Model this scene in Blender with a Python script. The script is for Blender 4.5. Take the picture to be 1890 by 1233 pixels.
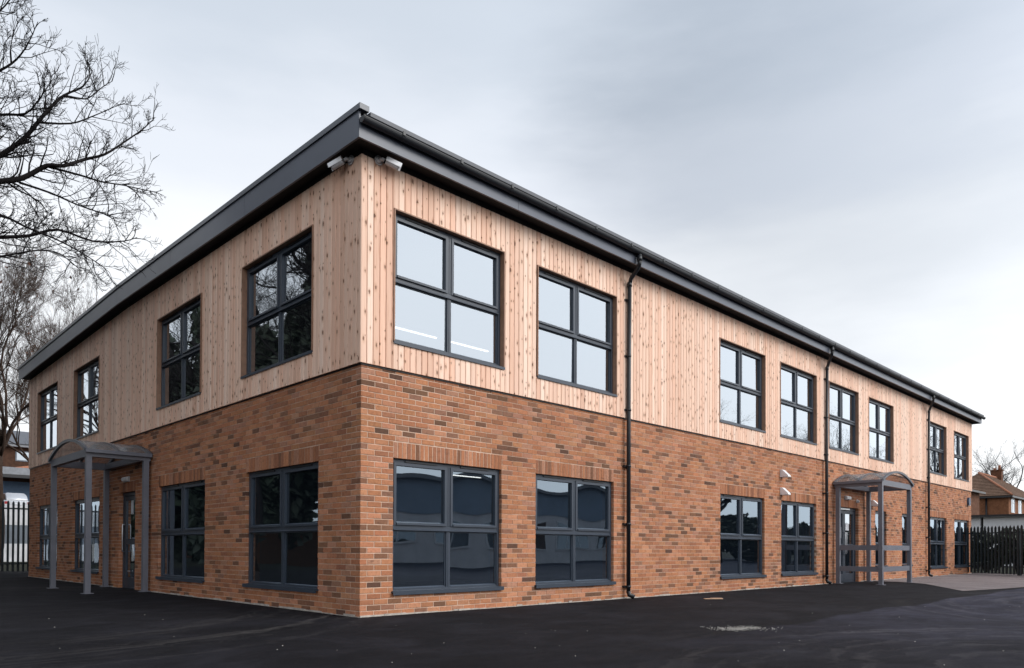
import bpy, math, random
import numpy as np
from mathutils import Vector, Matrix
for o in list(bpy.data.objects): bpy.data.objects.remove(o, do_unlink=True)
R = math.radians
scene = bpy.context.scene
col = scene.collection
rng = random.Random(7)

# ------------------------------------------------------------------ camera
CAM = Vector((-5.3725, -7.9206, 0.8805))
yaw, pit, rol = R(46.873), R(0.735), R(0.2356)
fwd = Vector((math.cos(pit)*math.cos(yaw), math.cos(pit)*math.sin(yaw), math.sin(pit)))
rt0 = Vector((math.sin(yaw), -math.cos(yaw), 0)); up0 = rt0.cross(fwd)
rt = rt0*math.cos(rol)+up0*math.sin(rol); up = up0*math.cos(rol)-rt0*math.sin(rol)
cd = bpy.data.cameras.new('camera'); cam = bpy.data.objects.new('camera', cd); col.objects.link(cam)
M3 = Matrix((rt, up, -fwd)).transposed()
cam.matrix_world = Matrix.Translation(CAM) @ M3.to_4x4()
cd.sensor_fit = 'HORIZONTAL'; cd.sensor_width = 36
cd.lens = 1357.93/1890*36
cd.shift_x = (945-879.22)/1890; cd.shift_y = (996.71-616.5)/1890
cd.clip_start = .05; cd.clip_end = 3000
scene.camera = cam

# ------------------------------------------------------------------ view + light
vs = scene.view_settings
vs.view_transform = 'Standard'; vs.look = 'None'; vs.gamma = 1; vs.use_curve_mapping = False
vs.exposure = 0.6
SUN_EL, SUN_AZ = 38, -66                       # degrees; azimuth measured from +X towards +Y
w = bpy.data.worlds.new('World'); scene.world = w; w.use_nodes = True
nt = w.node_tree; nt.nodes.clear(); N = nt.nodes.new; L = nt.links.new
def wmath(op, a, b=None, c=None, clamp=False):
    n = N('ShaderNodeMath'); n.operation = op; n.use_clamp = clamp
    for i, v in enumerate((a, b, c)):
        if v is None: continue
        if isinstance(v, (int, float)): n.inputs[i].default_value = v
        else: L(v, n.inputs[i])
    return n.outputs[0]
def wramp(x, stops, interp='EASE'):
    n = N('ShaderNodeValToRGB'); n.color_ramp.interpolation = interp
    e = n.color_ramp.elements
    while len(e) < len(stops): e.new(.5)
    for k, (p, c) in enumerate(stops):
        e[k].position = p; e[k].color = (*c, 1) if len(c) == 3 else c
    L(x, n.inputs[0]); return n.outputs[0]
tc = N('ShaderNodeTexCoord'); sep = N('ShaderNodeSeparateXYZ'); L(tc.outputs['Generated'], sep.inputs[0])
sky = N('ShaderNodeTexSky'); sky.sky_type = 'NISHITA'; sky.sun_disc = False
sky.sun_elevation = R(SUN_EL); sky.sun_rotation = R(90-SUN_AZ)
bg1 = N('ShaderNodeBackground'); L(sky.outputs[0], bg1.inputs[0]); bg1.inputs[1].default_value = .1
# overcast deck: white low down, blue-grey higher up, with broad soft cloud bases
mp = N('ShaderNodeMapping'); L(tc.outputs['Generated'], mp.inputs[0]); mp.inputs['Scale'].default_value = (1.5, 1.5, 5.5); mp.inputs['Location'].default_value = (3.1, 0.4, 1.7)
nz = N('ShaderNodeTexNoise'); L(mp.outputs[0], nz.inputs[0]); nz.inputs['Scale'].default_value = 1.15; nz.inputs['Detail'].default_value = 6; nz.inputs['Roughness'].default_value = .52
el = wmath('ADD', sep.outputs[2], wmath('MULTIPLY', wmath('SUBTRACT', nz.outputs[0], .5), .27))
c1 = wramp(el, [(0, (.72, .73, .74)), (.34, (.70, .715, .735)), (.455, (.59, .62, .67)), (.57, (.455, .50, .56)), (.75, (.38, .42, .475)), (1, (.35, .385, .43))])
# the darker cloud base towards the east
dv = N('ShaderNodeVectorMath'); dv.operation = 'DOT_PRODUCT'; L(tc.outputs['Generated'], dv.inputs[0])
dd = Vector((.82, .24, .52)).normalized(); dv.inputs[1].default_value = dd
dk = wramp(wmath('ADD', dv.outputs['Value'], wmath('MULTIPLY', wmath('SUBTRACT', nz.outputs[0], .5), .12)), [(.90, (1, 1, 1)), (.99, (.63, .65, .675))])
mx = N('ShaderNodeMix'); mx.data_type = 'RGBA'; mx.blend_type = 'MULTIPLY'; mx.inputs[0].default_value = 1
L(c1, mx.inputs[6]); L(dk, mx.inputs[7])
# the sun glows broadly through the deck on the south side
gl = N('ShaderNodeVectorMath'); gl.operation = 'DOT_PRODUCT'; L(tc.outputs['Generated'], gl.inputs[0]); gl.inputs[1].default_value = Vector((.45, -.75, .48)).normalized()
glow = wmath('MULTIPLY_ADD', wmath('POWER', wmath('MAXIMUM', gl.outputs['Value'], 0), 1.6), .9, 1.0)
bg2 = N('ShaderNodeBackground'); L(mx.outputs[2], bg2.inputs[0]); L(glow, bg2.inputs[1])
ms = N('ShaderNodeMixShader'); ms.inputs[0].default_value = .94; L(bg1.outputs[0], ms.inputs[1]); L(bg2.outputs[0], ms.inputs[2])
wo = N('ShaderNodeOutputWorld'); L(ms.outputs[0], wo.inputs[0])
sl = bpy.data.lights.new('sun', 'SUN'); sl.energy = 1.5; sl.angle = R(36); sl.color = (1, .96, .90)
so = bpy.data.objects.new('sun', sl); col.objects.link(so)
sd = Vector((math.cos(R(SUN_EL))*math.cos(R(SUN_AZ)), math.cos(R(SUN_EL))*math.sin(R(SUN_AZ)), math.sin(R(SUN_EL))))
so.rotation_euler = sd.to_track_quat('Z', 'Y').to_euler(); so.location = (0, -20, 30)

# ------------------------------------------------------------------ materials
class MT:
    def __init__(s, name):
        s.m = bpy.data.materials.new(name); s.m.use_nodes = True; s.t = s.m.node_tree
        s.b = s.t.nodes['Principled BSDF']; s.out = s.t.nodes['Material Output']
    def n(s, k, **kw):
        x = s.t.nodes.new(k)
        for a, v in kw.items(): setattr(x, a, v)
        return x
    def l(s, a, b): s.t.links.new(a, b)
    def set(s, **kw):
        for k, v in kw.items(): s.b.inputs[k.replace('_', ' ')].default_value = v
        return s
    def math(s, op, a, b=None, c=None, clamp=False):
        n = s.n('ShaderNodeMath', operation=op, use_clamp=clamp)
        for i, v in enumerate((a, b, c)):
            if v is None: continue
            if isinstance(v, (int, float)): n.inputs[i].default_value = v
            else: s.l(v, n.inputs[i])
        return n.outputs[0]
    def pos(s, scale=(1, 1, 1), loc=(0, 0, 0), kind='world'):
        src = s.n('ShaderNodeNewGeometry').outputs['Position'] if kind == 'world' else s.n('ShaderNodeTexCoord').outputs['Object']
        m = s.n('ShaderNodeMapping'); s.l(src, m.inputs[0]); m.inputs['Scale'].default_value = scale; m.inputs['Location'].default_value = loc
        return m.outputs[0]
    def noise(s, v, scale, detail=3, rough=.55, dist=0):
        n = s.n('ShaderNodeTexNoise'); s.l(v, n.inputs[0]); n.inputs['Scale'].default_value = scale; n.inputs['Detail'].default_value = detail
        n.inputs['Roughness'].default_value = rough; n.inputs['Distortion'].default_value = dist; return n.outputs[0]
    def ramp(s, x, stops, interp='LINEAR'):
        n = s.n('ShaderNodeValToRGB'); n.color_ramp.interpolation = interp; e = n.color_ramp.elements
        while len(e) < len(stops): e.new(.5)
        for k, (p, c) in enumerate(stops):
            e[k].position = p; e[k].color = (c, c, c, 1) if isinstance(c, (int, float)) else (*c, 1)
        s.l(x, n.inputs[0]); return n.outputs[0]
    def mix(s, f, a, b, mode='MIX'):
        n = s.n('ShaderNodeMix', data_type='RGBA', blend_type=mode)
        for i, v in ((0, f), (6, a), (7, b)):
            if isinstance(v, (int, float)): n.inputs[i].default_value = v if i == 0 else (v, v, v, 1)
            elif isinstance(v, tuple): n.inputs[i].default_value = (*v, 1)
            else: s.l(v, n.inputs[i])
        return n.outputs[2]
    def bump(s, h, strength=.3, dist=.01):
        n = s.n('ShaderNodeBump'); n.inputs['Strength'].default_value = strength; n.inputs['Distance'].default_value = dist
        s.l(h, n.inputs['Height']); s.l(n.outputs[0], s.b.inputs['Normal'])
    def color(s, c): s.l(c, s.b.inputs['Base Color'])
    def tint(s):        # per-piece tone: object colour times the per-face colour of joined pieces
        oi = s.n('ShaderNodeObjectInfo'); at = s.n('ShaderNodeAttribute', attribute_name='tone')
        return s.mix(1., oi.outputs['Color'], at.outputs['Color'], 'MULTIPLY')

def plain(name, c, rough=.6, var=.12, scale=4, metal=0, spec=.5, bump=0, bscale=60):
    t = MT(name); t.set(Roughness=rough, Metallic=metal, Specular_IOR_Level=spec)
    f = t.noise(t.pos(), scale, 4)
    t.color(t.ramp(f, [(.3, tuple(x*(1-var) for x in c)), (.7, tuple(min(1, x*(1+var)) for x in c))]))
    if bump: t.bump(t.noise(t.pos(), bscale, 3), bump, .004)
    return t.m
M = {}
def brick_mat():
    t = MT('brick'); t.set(Roughness=.88, Specular_IOR_Level=.25)
    tone = t.tint()
    f = t.noise(t.pos(), 26, 5, .7); g = t.noise(t.pos(), 150, 3, .7); h = t.noise(t.pos(), .55, 3, .5)
    c = t.mix(1., tone, t.ramp(f, [(.25, .68), (.5, 1.0), (.8, 1.22)]), 'MULTIPLY')
    c = t.mix(1., c, t.ramp(g, [(.2, .82), (.8, 1.15)]), 'MULTIPLY')
    c = t.mix(1., c, t.ramp(h, [(.3, .90), (.7, 1.08)]), 'MULTIPLY')
    dkm = t.noise(t.pos((1, 1, 2.2)), 8, 3, .6)
    c = t.mix(t.ramp(dkm, [(.60, 0.), (.74, .62)]), c, (.13, .062, .042))
    # pale lime bloom and drag-face marks
    s = t.noise(t.pos((1, 1, 3)), 5, 5, .75)
    c = t.mix(t.ramp(s, [(.62, 0.), (.80, .35)]), c, (.50, .36, .28))
    t.color(c); t.bump(t.noise(t.pos(), 120, 4, .7), .5, .004); return t.m
M['brick'] = brick_mat()
M['mortar'] = plain('mortar', (.54, .385, .295), .95, .22, 7, 0, .2, .5, 200)
def timber_mat():
    t = MT('larch_board'); t.set(Roughness=.62, Specular_IOR_Level=.3)
    tone = t.tint()
    geo = t.n('ShaderNodeNewGeometry'); sp = t.n('ShaderNodeSeparateXYZ'); t.l(geo.outputs['Position'], sp.inputs[0])
    u = t.math('ADD', sp.outputs[0], sp.outputs[1])
    sx = t.n('ShaderNodeSeparateColor'); t.l(tone, sx.inputs[0])
    off = t.math('MULTIPLY', t.math('FRACT', t.math('MULTIPLY', sx.outputs[0], 913.7)), 9.0)
    cb = t.n('ShaderNodeCombineXYZ'); t.l(t.math('MULTIPLY', u, 60), cb.inputs[0]); t.l(t.math('ADD', t.math('MULTIPLY', sp.outputs[2], 1.6), off), cb.inputs[2])
    gr = t.noise(cb.outputs[0], 1.0, 5, .65, .6)
    c = t.mix(1., tone, t.ramp(gr, [(.25, (.82, .73, .66)), (.5, (1, 1, 1)), (.8, (1.05, 1.06, 1.07))]), 'MULTIPLY')
    # knots
    kb = t.n('ShaderNodeCombineXYZ'); t.l(t.math('MULTIPLY', u, 11.5), kb.inputs[0]); t.l(t.math('ADD', t.math('MULTIPLY', sp.outputs[2], 5.4), off), kb.inputs[1])
    dcb = t.n('ShaderNodeCombineXYZ'); t.l(t.math('MULTIPLY', u, 30), dcb.inputs[0]); t.l(t.math('ADD', t.math('MULTIPLY', sp.outputs[2], 42), off), dcb.inputs[1])
    ds = t.noise(dcb.outputs[0], 1., 3)
    vo = t.n('ShaderNodeTexVoronoi', voronoi_dimensions='2D', feature='F1'); t.l(kb.outputs[0], vo.inputs['Vector']); vo.inputs['Scale'].default_value = 1.0
    keep = t.n('ShaderNodeSeparateColor'); t.l(vo.outputs['Color'], keep.inputs[0])
    sel = t.math('GREATER_THAN', keep.outputs[0], .42)
    size = t.math('MULTIPLY_ADD', t.math('POWER', keep.outputs[1], 1.6), .16, .07)
    dd_ = t.math('DIVIDE', t.math('MULTIPLY_ADD', t.math('SUBTRACT', ds, .5), .26, vo.outputs['Distance']), size)
    k = t.math('MULTIPLY', t.ramp(dd_, [(.45, 1.), (.95, 0.)]), sel)
    halo = t.math('MULTIPLY', t.ramp(t.math('MULTIPLY', dd_, .4), [(.3, .40), (.9, 0.)]), sel)
    c = t.mix(halo, c, (.42, .20, .10)); c = t.mix(t.math('MULTIPLY', k, .92), c, (.15, .07, .038))
    t.color(c); t.bump(gr, .25, .003); return t.m
M['board'] = timber_mat()
M['plaster'] = plain('plaster', (.42, .42, .42), .9, .04)
M['carpet'] = plain('carpet', (.05, .06, .08), .95, .1)
M['trim_wood'] = plain('trim_wood', (.50, .32, .21), .6, .15, 9)
M['reveal_wood_shaded'] = plain('reveal_wood_shaded', (.30, .165, .105), .6, .18, 9)  # lining timber darkened, the shadow of the window recess put into its colour
M['membrane'] = plain('membrane', (.03, .026, .024), .9, .1)
M['frame'] = plain('frame', (.040, .051, .070), .38, .08, 3)
M['fascia'] = plain('fascia_metal', (.088, .100, .130), .36, .06, 2)
M['cap'] = plain('cap_metal', (.10, .11, .13), .35, .08, 2)
M['gutter'] = plain('gutter_plastic', (.013, .015, .019), .42, .1, 3)
M['soffit'] = plain('soffit', (.012, .012, .014), .8, .1)
M['steel'] = plain('painted_steel', (.145, .150, .178), .45, .1, 3)
M['roof'] = plain('roof_sheet', (.08, .085, .10), .5, .1)
M['white'] = plain('white_plastic', (.80, .80, .82), .4, .05)
M['greyplastic'] = plain('grey_plastic', (.50, .50, .52), .45, .08)
M['black'] = plain('black_plastic', (.012, .012, .014), .4, .1)
M['chrome'] = plain('brushed_steel', (.62, .63, .65), .28, .05, 5, .9)
M['bell'] = plain('bell_blue', (.035, .075, .14), .4, .1)
M['paper'] = plain('paper', (.62, .64, .68), .7, .1, 12)
M['concrete'] = plain('concrete', (.42, .38, .34), .95, .25, 12, 0, .2, .4, 90)
def glass(name, base, refl, tint=(1, 1, 1), clear=0, k=1.5):
    t = MT(name); t.t.nodes.remove(t.b)
    d = t.n('ShaderNodeBsdfDiffuse'); d.inputs[0].default_value = (*base, 1)
    g = t.n('ShaderNodeBsdfGlossy'); g.inputs['Roughness'].default_value = .012; g.inputs[0].default_value = (*tint, 1)
    fr = t.n('ShaderNodeFresnel'); fr.inputs[0].default_value = 1.52
    f = t.math('MULTIPLY_ADD', fr.outputs[0], k, refl, True)
    if clear:
        tr = t.n('ShaderNodeBsdfTransparent'); tr.inputs[0].default_value = (.80, .86, .88, 1)
        m0 = t.n('ShaderNodeMixShader'); m0.inputs[0].default_value = clear; t.l(d.outputs[0], m0.inputs[1]); t.l(tr.outputs[0], m0.inputs[2]); d = m0
    m = t.n('ShaderNodeMixShader'); t.l(f, m.inputs[0]); t.l(d.outputs[0], m.inputs[1]); t.l(g.outputs[0], m.inputs[2]); t.l(m.outputs[0], t.out.inputs[0])
    return t.m
M['glass'] = glass('coated_glass', (.008, .011, .016), .34, (.86, .93, 1.0))
M['glass_up'] = glass('upper_glass', (.008, .011, .016), .34, (.86, .93, 1.0), .6)
M['glass_low'] = glass('tinted_glass', (.007, .011, .017), .15, (.72, .86, 1.0), .45)
def poly_mat():
    t = MT('polycarbonate'); t.set(Base_Color=(.50, .49, .49, 1), Roughness=.22, Specular_IOR_Level=.6)
    tr = t.n('ShaderNodeBsdfTransparent'); tr.inputs[0].default_value = (.86, .85, .85, 1)
    m = t.n('ShaderNodeMixShader'); f = t.noise(t.pos(), 5, 4)
    t.l(t.ramp(f, [(.3, .10), (.7, .34)]), m.inputs[0]); t.l(tr.outputs[0], m.inputs[1]); t.l(t.b.outputs[0], m.inputs[2]); t.l(m.outputs[0], t.out.inputs[0])
    return t.m
M['poly'] = poly_mat()
def lamp_mat():
    t = MT('strip_light'); t.set(Base_Color=(.8, .8, .8, 1), Emission_Color=(1, .98, .95, 1), Emission_Strength=2.2); return t.m
M['lamp'] = lamp_mat()
def tarmac_mat():
    t = MT('tarmac'); t.set(Specular_IOR_Level=.10)
    p = t.pos()
    big = t.noise(p, .22, 5, .6); fine = t.noise(p, 95, 3, .75); mid = t.noise(t.pos((1, 1.6, 1)), 1.6, 5, .65, 1.2)
    c = t.mix(1., t.ramp(big, [(.3, (.0075, .0072, .0095)), (.7, (.0130, .0126, .0160))]), t.ramp(fine, [(.3, .55), (.55, 1.), (.78, 2.0)]), 'MULTIPLY')
    pat = t.noise(t.pos((1, 1.3, 1)), .9, 6, .68, .8)
    c = t.mix(1., c, t.ramp(pat, [(.32, .55), (.5, .95), (.68, 1.65)]), 'MULTIPLY')
    # sweeping tyre and brush marks
    sp = t.n('ShaderNodeSeparateXYZ'); t.l(p, sp.inputs[0])
    def rings(cx, cy, freq, lo, hi, r0, r1, amt, c):
        dx = t.math('SUBTRACT', sp.outputs[0], cx); dy = t.math('SUBTRACT', sp.outputs[1], cy)
        r = t.math('SQRT', t.math('ADD', t.math('MULTIPLY', dx, dx), t.math('MULTIPLY', dy, dy)))
        r = t.math('ADD', r, t.math('MULTIPLY', t.math('SUBTRACT', mid, .5), .5))
        cb = t.n('ShaderNodeCombineXYZ'); t.l(t.math('MULTIPLY', r, freq), cb.inputs[0]); t.l(t.math('MULTIPLY', t.math('ARCTAN2', dy, dx), 1.4), cb.inputs[1])
        k = t.ramp(t.noise(cb.outputs[0], 1., 4, .6), [(lo, 0.), (hi, 1.)])
        band = t.math('MULTIPLY', t.math('SMOOTH_MIN', t.math('MULTIPLY', t.math('SUBTRACT', r, r0), 1.2, None, True), t.math('MULTIPLY', t.math('SUBTRACT', r1, r), 1.2, None, True), .2, True), amt)
        return t.mix(t.math('MULTIPLY', k, band), c, (.060, .055, .054))
    c = rings(-4.5, 5.0, 7, .50, .74, 4.6, 7.4, .85, c)
    c = rings(1.6, -8.6, 6, .52, .78, 1.6, 5.0, .65, c)
    c = rings(11., -9.5, 4, .50, .80, 1.0, 7.0, .45, c)
    # older surfacing south of a dark joint
    yy = t.math('ADD', sp.outputs[1], t.math('MULTIPLY', t.math('SUBTRACT', t.noise(t.pos(), .6, 3), .5), .7))
    yy = t.math('ADD', yy, t.math('MULTIPLY', t.math('SUBTRACT', mid, .5), .12))
    old = t.math('MULTIPLY', t.ramp(t.math('MULTIPLY_ADD', yy, -1.0, -3.6, True), [(.30, 0.), (.42, 1.)]), t.ramp(t.math('MULTIPLY', sp.outputs[0], .1), [(.0, 0.), (.5, .55), (1., 1.)]))
    c = t.mix(old, c, t.mix(1., c, (3.3, 3.4, 3.9), 'MULTIPLY'))
    joint = t.math('MULTIPLY', t.ramp(t.math('ABSOLUTE', t.math('ADD', yy, 3.93)), [(.0, 1.), (.09, 0.)]), t.ramp(t.math('MULTIPLY', sp.outputs[0], .1), [(.0, 0.), (.25, .8)]))
    c = t.mix(joint, c, (.006, .006, .007))
    t.color(c); t.l(t.ramp(mid, [(.3, .80), (.7, .95)]), t.b.inputs['Roughness'])
    t.bump(t.math('ADD', fine, t.math('MULTIPLY', mid, .8)), .55, .006); return t.m
M['tarmac'] = tarmac_mat()
def old_mat():
    t = MT('worn_tarmac'); t.set(Specular_IOR_Level=.2)
    p = t.pos(); f = t.noise(p, 70, 3, .7); b = t.noise(p, .5, 5, .6)
    c = t.mix(1., t.ramp(b, [(.3, (.0165, .0165, .0195)), (.7, (.026, .026, .030))]), t.ramp(f, [(.3, .6), (.7, 1.6)]), 'MULTIPLY')
    t.color(c); t.set(Roughness=.72); t.bump(f, .5, .005); return t.m
M['old'] = old_mat()
def grit_mat():
    t = MT('gravel_path'); t.set(Roughness=.95, Specular_IOR_Level=.2)
    p = t.pos(); f = t.noise(p, 38, 3, .8); b = t.noise(p, .8, 4)
    c = t.mix(1., t.ramp(b, [(.3, (.15, .125, .125)), (.7, (.22, .19, .19))]), t.ramp(f, [(.3, .4), (.7, 1.7)]), 'MULTIPLY')
    t.color(c); t.bump(f, .8, .02); return t.m
M['gritpath'] = grit_mat()
M['earth'] = plain('grass_ground', (.026, .027, .018), .95, .4, .3, 0, .1, .6, 8)
M['stone'] = plain('stone_chip', (.42, .40, .37), .9, .25, 30)
M['bark_dark'] = plain('bark_dark', (.014, .012, .0125), .9, .35, 6, 0, .15, .6, 30)
M['bark_brown'] = plain('bark_brown', (.060, .040, .031), .9, .35, 6, 0, .15, .6, 30)
M['bark_far'] = plain('bark_far', (.085, .080, .082), .9, .3, 2)
M['leaf_brown'] = plain('leaf_brown', (.12, .045, .022), .8, .4, 8)
M['leaf_dark'] = plain('leaf_dark', (.022, .032, .018), .7, .5, 3)
M['palisade'] = plain('palisade_paint', (.014, .019, .024), .5, .2, 5)
M['palisade_r'] = plain('palisade_paint_green', (.020, .029, .034), .5, .3, 5)
M['housebrick'] = plain('house_brick', (.20, .088, .046), .9, .25, 5, 0, .2)
M['housebrick_dark'] = plain('house_brick_dark', (.12, .055, .032), .9, .3, 4, 0, .2)
M['housebrick_old'] = plain('house_brick_old', (.062, .032, .021), .9, .3, 4, 0, .2)
M['pvc'] = plain('pvc_white', (.66, .67, .69), .5, .06)
M['bluewall'] = plain('blue_cladding', (.055, .10, .17), .6, .12)
M['rend_white'] = plain('render_white', (.60, .60, .62), .85, .12, 2)
M['rend_grey'] = plain('render_grey', (.15, .17, .20), .85, .15, 2)
M['lead'] = plain('lead', (.20, .21, .23), .6, .15)
M['terracotta'] = plain('terracotta', (.36, .15, .085), .85, .2, 8)
def tile_mat():
    t = MT('roof_tile'); t.set(Roughness=.9, Specular_IOR_Level=.2)
    f = t.noise(t.pos(), 1.3, 4); g = t.noise(t.pos(), 9, 3, .7)
    c = t.mix(1., t.ramp(f, [(.3, (.13, .082, .058)), (.7, (.20, .125, .088))]), t.ramp(g, [(.3, .65), (.7, 1.3)]), 'MULTIPLY')
    t.color(c); return t.m
M['tile'] = tile_mat()
M['hallclad'] = plain('hall_cladding', (.20, .27, .36), .55, .12, 1)
M['carpaint'] = plain('car_paint_silver', (.52, .53, .56), .25, .04, 3, .5)
M['tyre'] = plain('tyre_rubber', (.015, .015, .016), .9, .1)
M['redlamp'] = plain('red_lamp', (.30, .012, .012), .3, .1)

# ------------------------------------------------------------------ mesh helpers
BOXF = [(0, 3, 2, 1), (4, 5, 6, 7), (0, 1, 5, 4), (1, 2, 6, 5), (2, 3, 7, 6), (3, 0, 4, 7)]
class MB:
    def __init__(s): s.v = []; s.f = []; s.t = []; s.sm = []
    def add(s, vs_, fs, tone=None, smooth=False):
        b = len(s.v); s.v.extend([tuple(p) for p in vs_])
        for f in fs: s.f.append(tuple(b+i for i in f)); s.t.append(tone or (1, 1, 1)); s.sm.append(smooth)
    def box(s, x0, y0, z0, x1, y1, z1, tone=None):
        s.add([(x0, y0, z0), (x1, y0, z0), (x1, y1, z0), (x0, y1, z0), (x0, y0, z1), (x1, y0, z1), (x1, y1, z1), (x0, y1, z1)], BOXF, tone)
    def bar(s, a, b, w_, h_, upv=(0, 0, 1)):
        a, b = Vector(a), Vector(b); d = (b-a).normalized(); u = Vector(upv)
        if abs(d.dot(u)) > .98: u = Vector((1, 0, 0))
        x = d.cross(u).normalized(); y = x.cross(d)
        P = [p+x*sx*w_/2+y*sy*h_/2 for p in (a, b) for sx, sy in ((-1, -1), (1, -1), (1, 1), (-1, 1))]
        s.add(P, [(0, 1, 2, 3), (7, 6, 5, 4), (0, 4, 5, 1), (1, 5, 6, 2), (2, 6, 7, 3), (3, 7, 4, 0)])
    def tube(s, pts, rad, n=8, caps=True, smooth=True):
        pts = [Vector(p) for p in pts]; k = len(pts)
        if not hasattr(rad, '__len__'): rad = [rad]*k
        b = len(s.v); prev = None
        for i, p in enumerate(pts):
            d = (pts[min(i+1, k-1)]-pts[max(i-1, 0)]); d = d.normalized() if d.length > 1e-9 else Vector((0, 0, 1))
            if prev is None:
                x = d.cross(Vector((0, 0, 1)) if abs(d.z) < .9 else Vector((1, 0, 0))).normalized()
            else:
                x = (prev-d*prev.dot(d)); x = x.normalized() if x.length > 1e-6 else d.orthogonal().normalized()
            prev = x; y = d.cross(x)
            for j in range(n):
                a = 2*math.pi*j/n; s.v.append(tuple(p+(x*math.cos(a)+y*math.sin(a))*rad[i]))
        for i in range(k-1):
            for j in range(n):
                j2 = (j+1) % n
                s.f.append((b+i*n+j, b+i*n+j2, b+(i+1)*n+j2, b+(i+1)*n+j)); s.t.append((1, 1, 1)); s.sm.append(smooth)
        if caps:
            s.f.append(tuple(b+j for j in reversed(range(n)))); s.t.append((1, 1, 1)); s.sm.append(False)
            s.f.append(tuple(b+(k-1)*n+j for j in range(n))); s.t.append((1, 1, 1)); s.sm.append(False)
    def prism(s, poly, ext, tone=None):
        # poly: 3-D loop, ext: extrusion vector
        k = len(poly); e = Vector(ext); P = [Vector(p) for p in poly]; P = P+[p+e for p in P]
        s.add(P, [tuple(reversed(range(k))), tuple(range(k, 2*k))]+[(i, (i+1) % k, k+(i+1) % k, k+i) for i in range(k)], tone)
    def mesh(s, name, mat=None):
        me = bpy.data.meshes.new(name); me.from_pydata(s.v, [], s.f)
        if mat: me.materials.append(mat)
        a = me.attributes.new('tone', 'FLOAT_COLOR', 'FACE')
        arr = np.ones((len(s.f), 4), 'f'); arr[:, :3] = np.array(s.t, 'f').reshape(-1, 3) if s.f else 1
        a.data.foreach_set('color', arr.ravel())
        me.polygons.foreach_set('use_smooth', s.sm); me.update(); return me
    def build(s, name, mat, parent=None, loc=None, kind=None, rotz=None):
        return link(name, s.mesh(name, mat), parent, loc, kind, rotz)
def link(name, me, parent=None, loc=None, kind=None, rotz=None):
    o = bpy.data.objects.new(name, me); col.objects.link(o)
    if parent: o.parent = parent
    if loc is not None: o.location = loc
    if rotz: o.rotation_euler = (0, 0, rotz)
    if kind: o['kind'] = kind
    return o
def thing(name, label, cat, loc=(0, 0, 0), rotz=0, group=None):
    o = bpy.data.objects.new(name, None); col.objects.link(o); o.location = loc; o.rotation_euler = (0, 0, rotz)
    o.empty_display_size = .2; return tag(o, label, cat, group)
def tag(o, label, cat, group=None):
    o['label'] = label; o['category'] = cat
    if group: o['group'] = group
    return o
def copy_tree(o, parent=None):
    c = o.copy(); col.objects.link(c)
    if parent: c.parent = parent
    for ch in list(o.children): copy_tree(ch, c)
    return c
def px_of(p):
    d = Vector(p)-CAM; z = d.dot(fwd)
    return (879.22+1357.93*d.dot(rt)/z, 996.71-1357.93*d.dot(up)/z)

# ------------------------------------------------------------------ setting: ground
def sheet(name, poly, z, mat, kind='structure'):
    mb = MB(); mb.add([(x, y, z) for x, y in poly], [tuple(range(len(poly)))]); return mb.build(name, mat, kind=kind)
sheet('ground', [(-900, -900), (1200, -900), (1200, 1200), (-900, 1200)], -.012, M['earth'])
sheet('tarmac_yard', [(-30, -24), (64, -24), (64, -8.2), (27.4, -5.2), (25, 0), (29.4, 4), (29.4, 22), (4, 24), (-16, 24), (-30, 24)], 0, M['tarmac'])
gp = [(17.7, -.02), (17.75, -.8), (17.0, -1.7), (15.4, -2.5), (13.6, -3.4), (15.6, -3.75), (18.5, -4.1), (23.0, -4.3), (27.2, -4.9), (30, -3), (30, -.02)]
sheet('gravel_path', gp, .008, M['gritpath'])

# ------------------------------------------------------------------ the school building
LX, LY, HB, HT = 29.10, 17.74, 3.30, 6.04
school = thing('school_building', 'two storey school block of orange brick and knotty timber boarding under a grey roof', 'building')
UP_R = [(.50, 2.56), (3.34, 5.42), (9.11, 11.19), (12.0, 14.08), (14.91, 16.98), (17.82, 19.90), (23.62, 25.58), (26.58, 28.55)]
GR_R = [(.5225, 2.57), (3.34, 5.41), (9.20, 11.25), (12.12, 14.17), (23.79, 25.73), (26.75, 28.75)]
UP_L = [(1.16, 3.33), (4.97, 7.07), (10.83, 12.91), (14.49, 16.65)]
GR_L = [(1.03, 3.24), (4.83, 7.05), (10.84, 13.06), (14.54, 16.70)]
WH, WS, GH, GS = 5.412, 3.658, 2.10, .30
NARROW = [(18.44, 19.40), (20.84, 21.75)]
DOORB, DOORA = (15.46, 17.10), (8.39, 9.43)
opsR = [(a, b, GS, GH) for a, b in GR_R]+[(a, b, .42, 2.10) for a, b in NARROW]+[(DOORB[0], DOORB[1], 0, 2.10)]
opsL = [(a, b, GS, GH) for a, b in GR_L]+[(DOORA[0], DOORA[1], 0, 2.10)]
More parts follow.
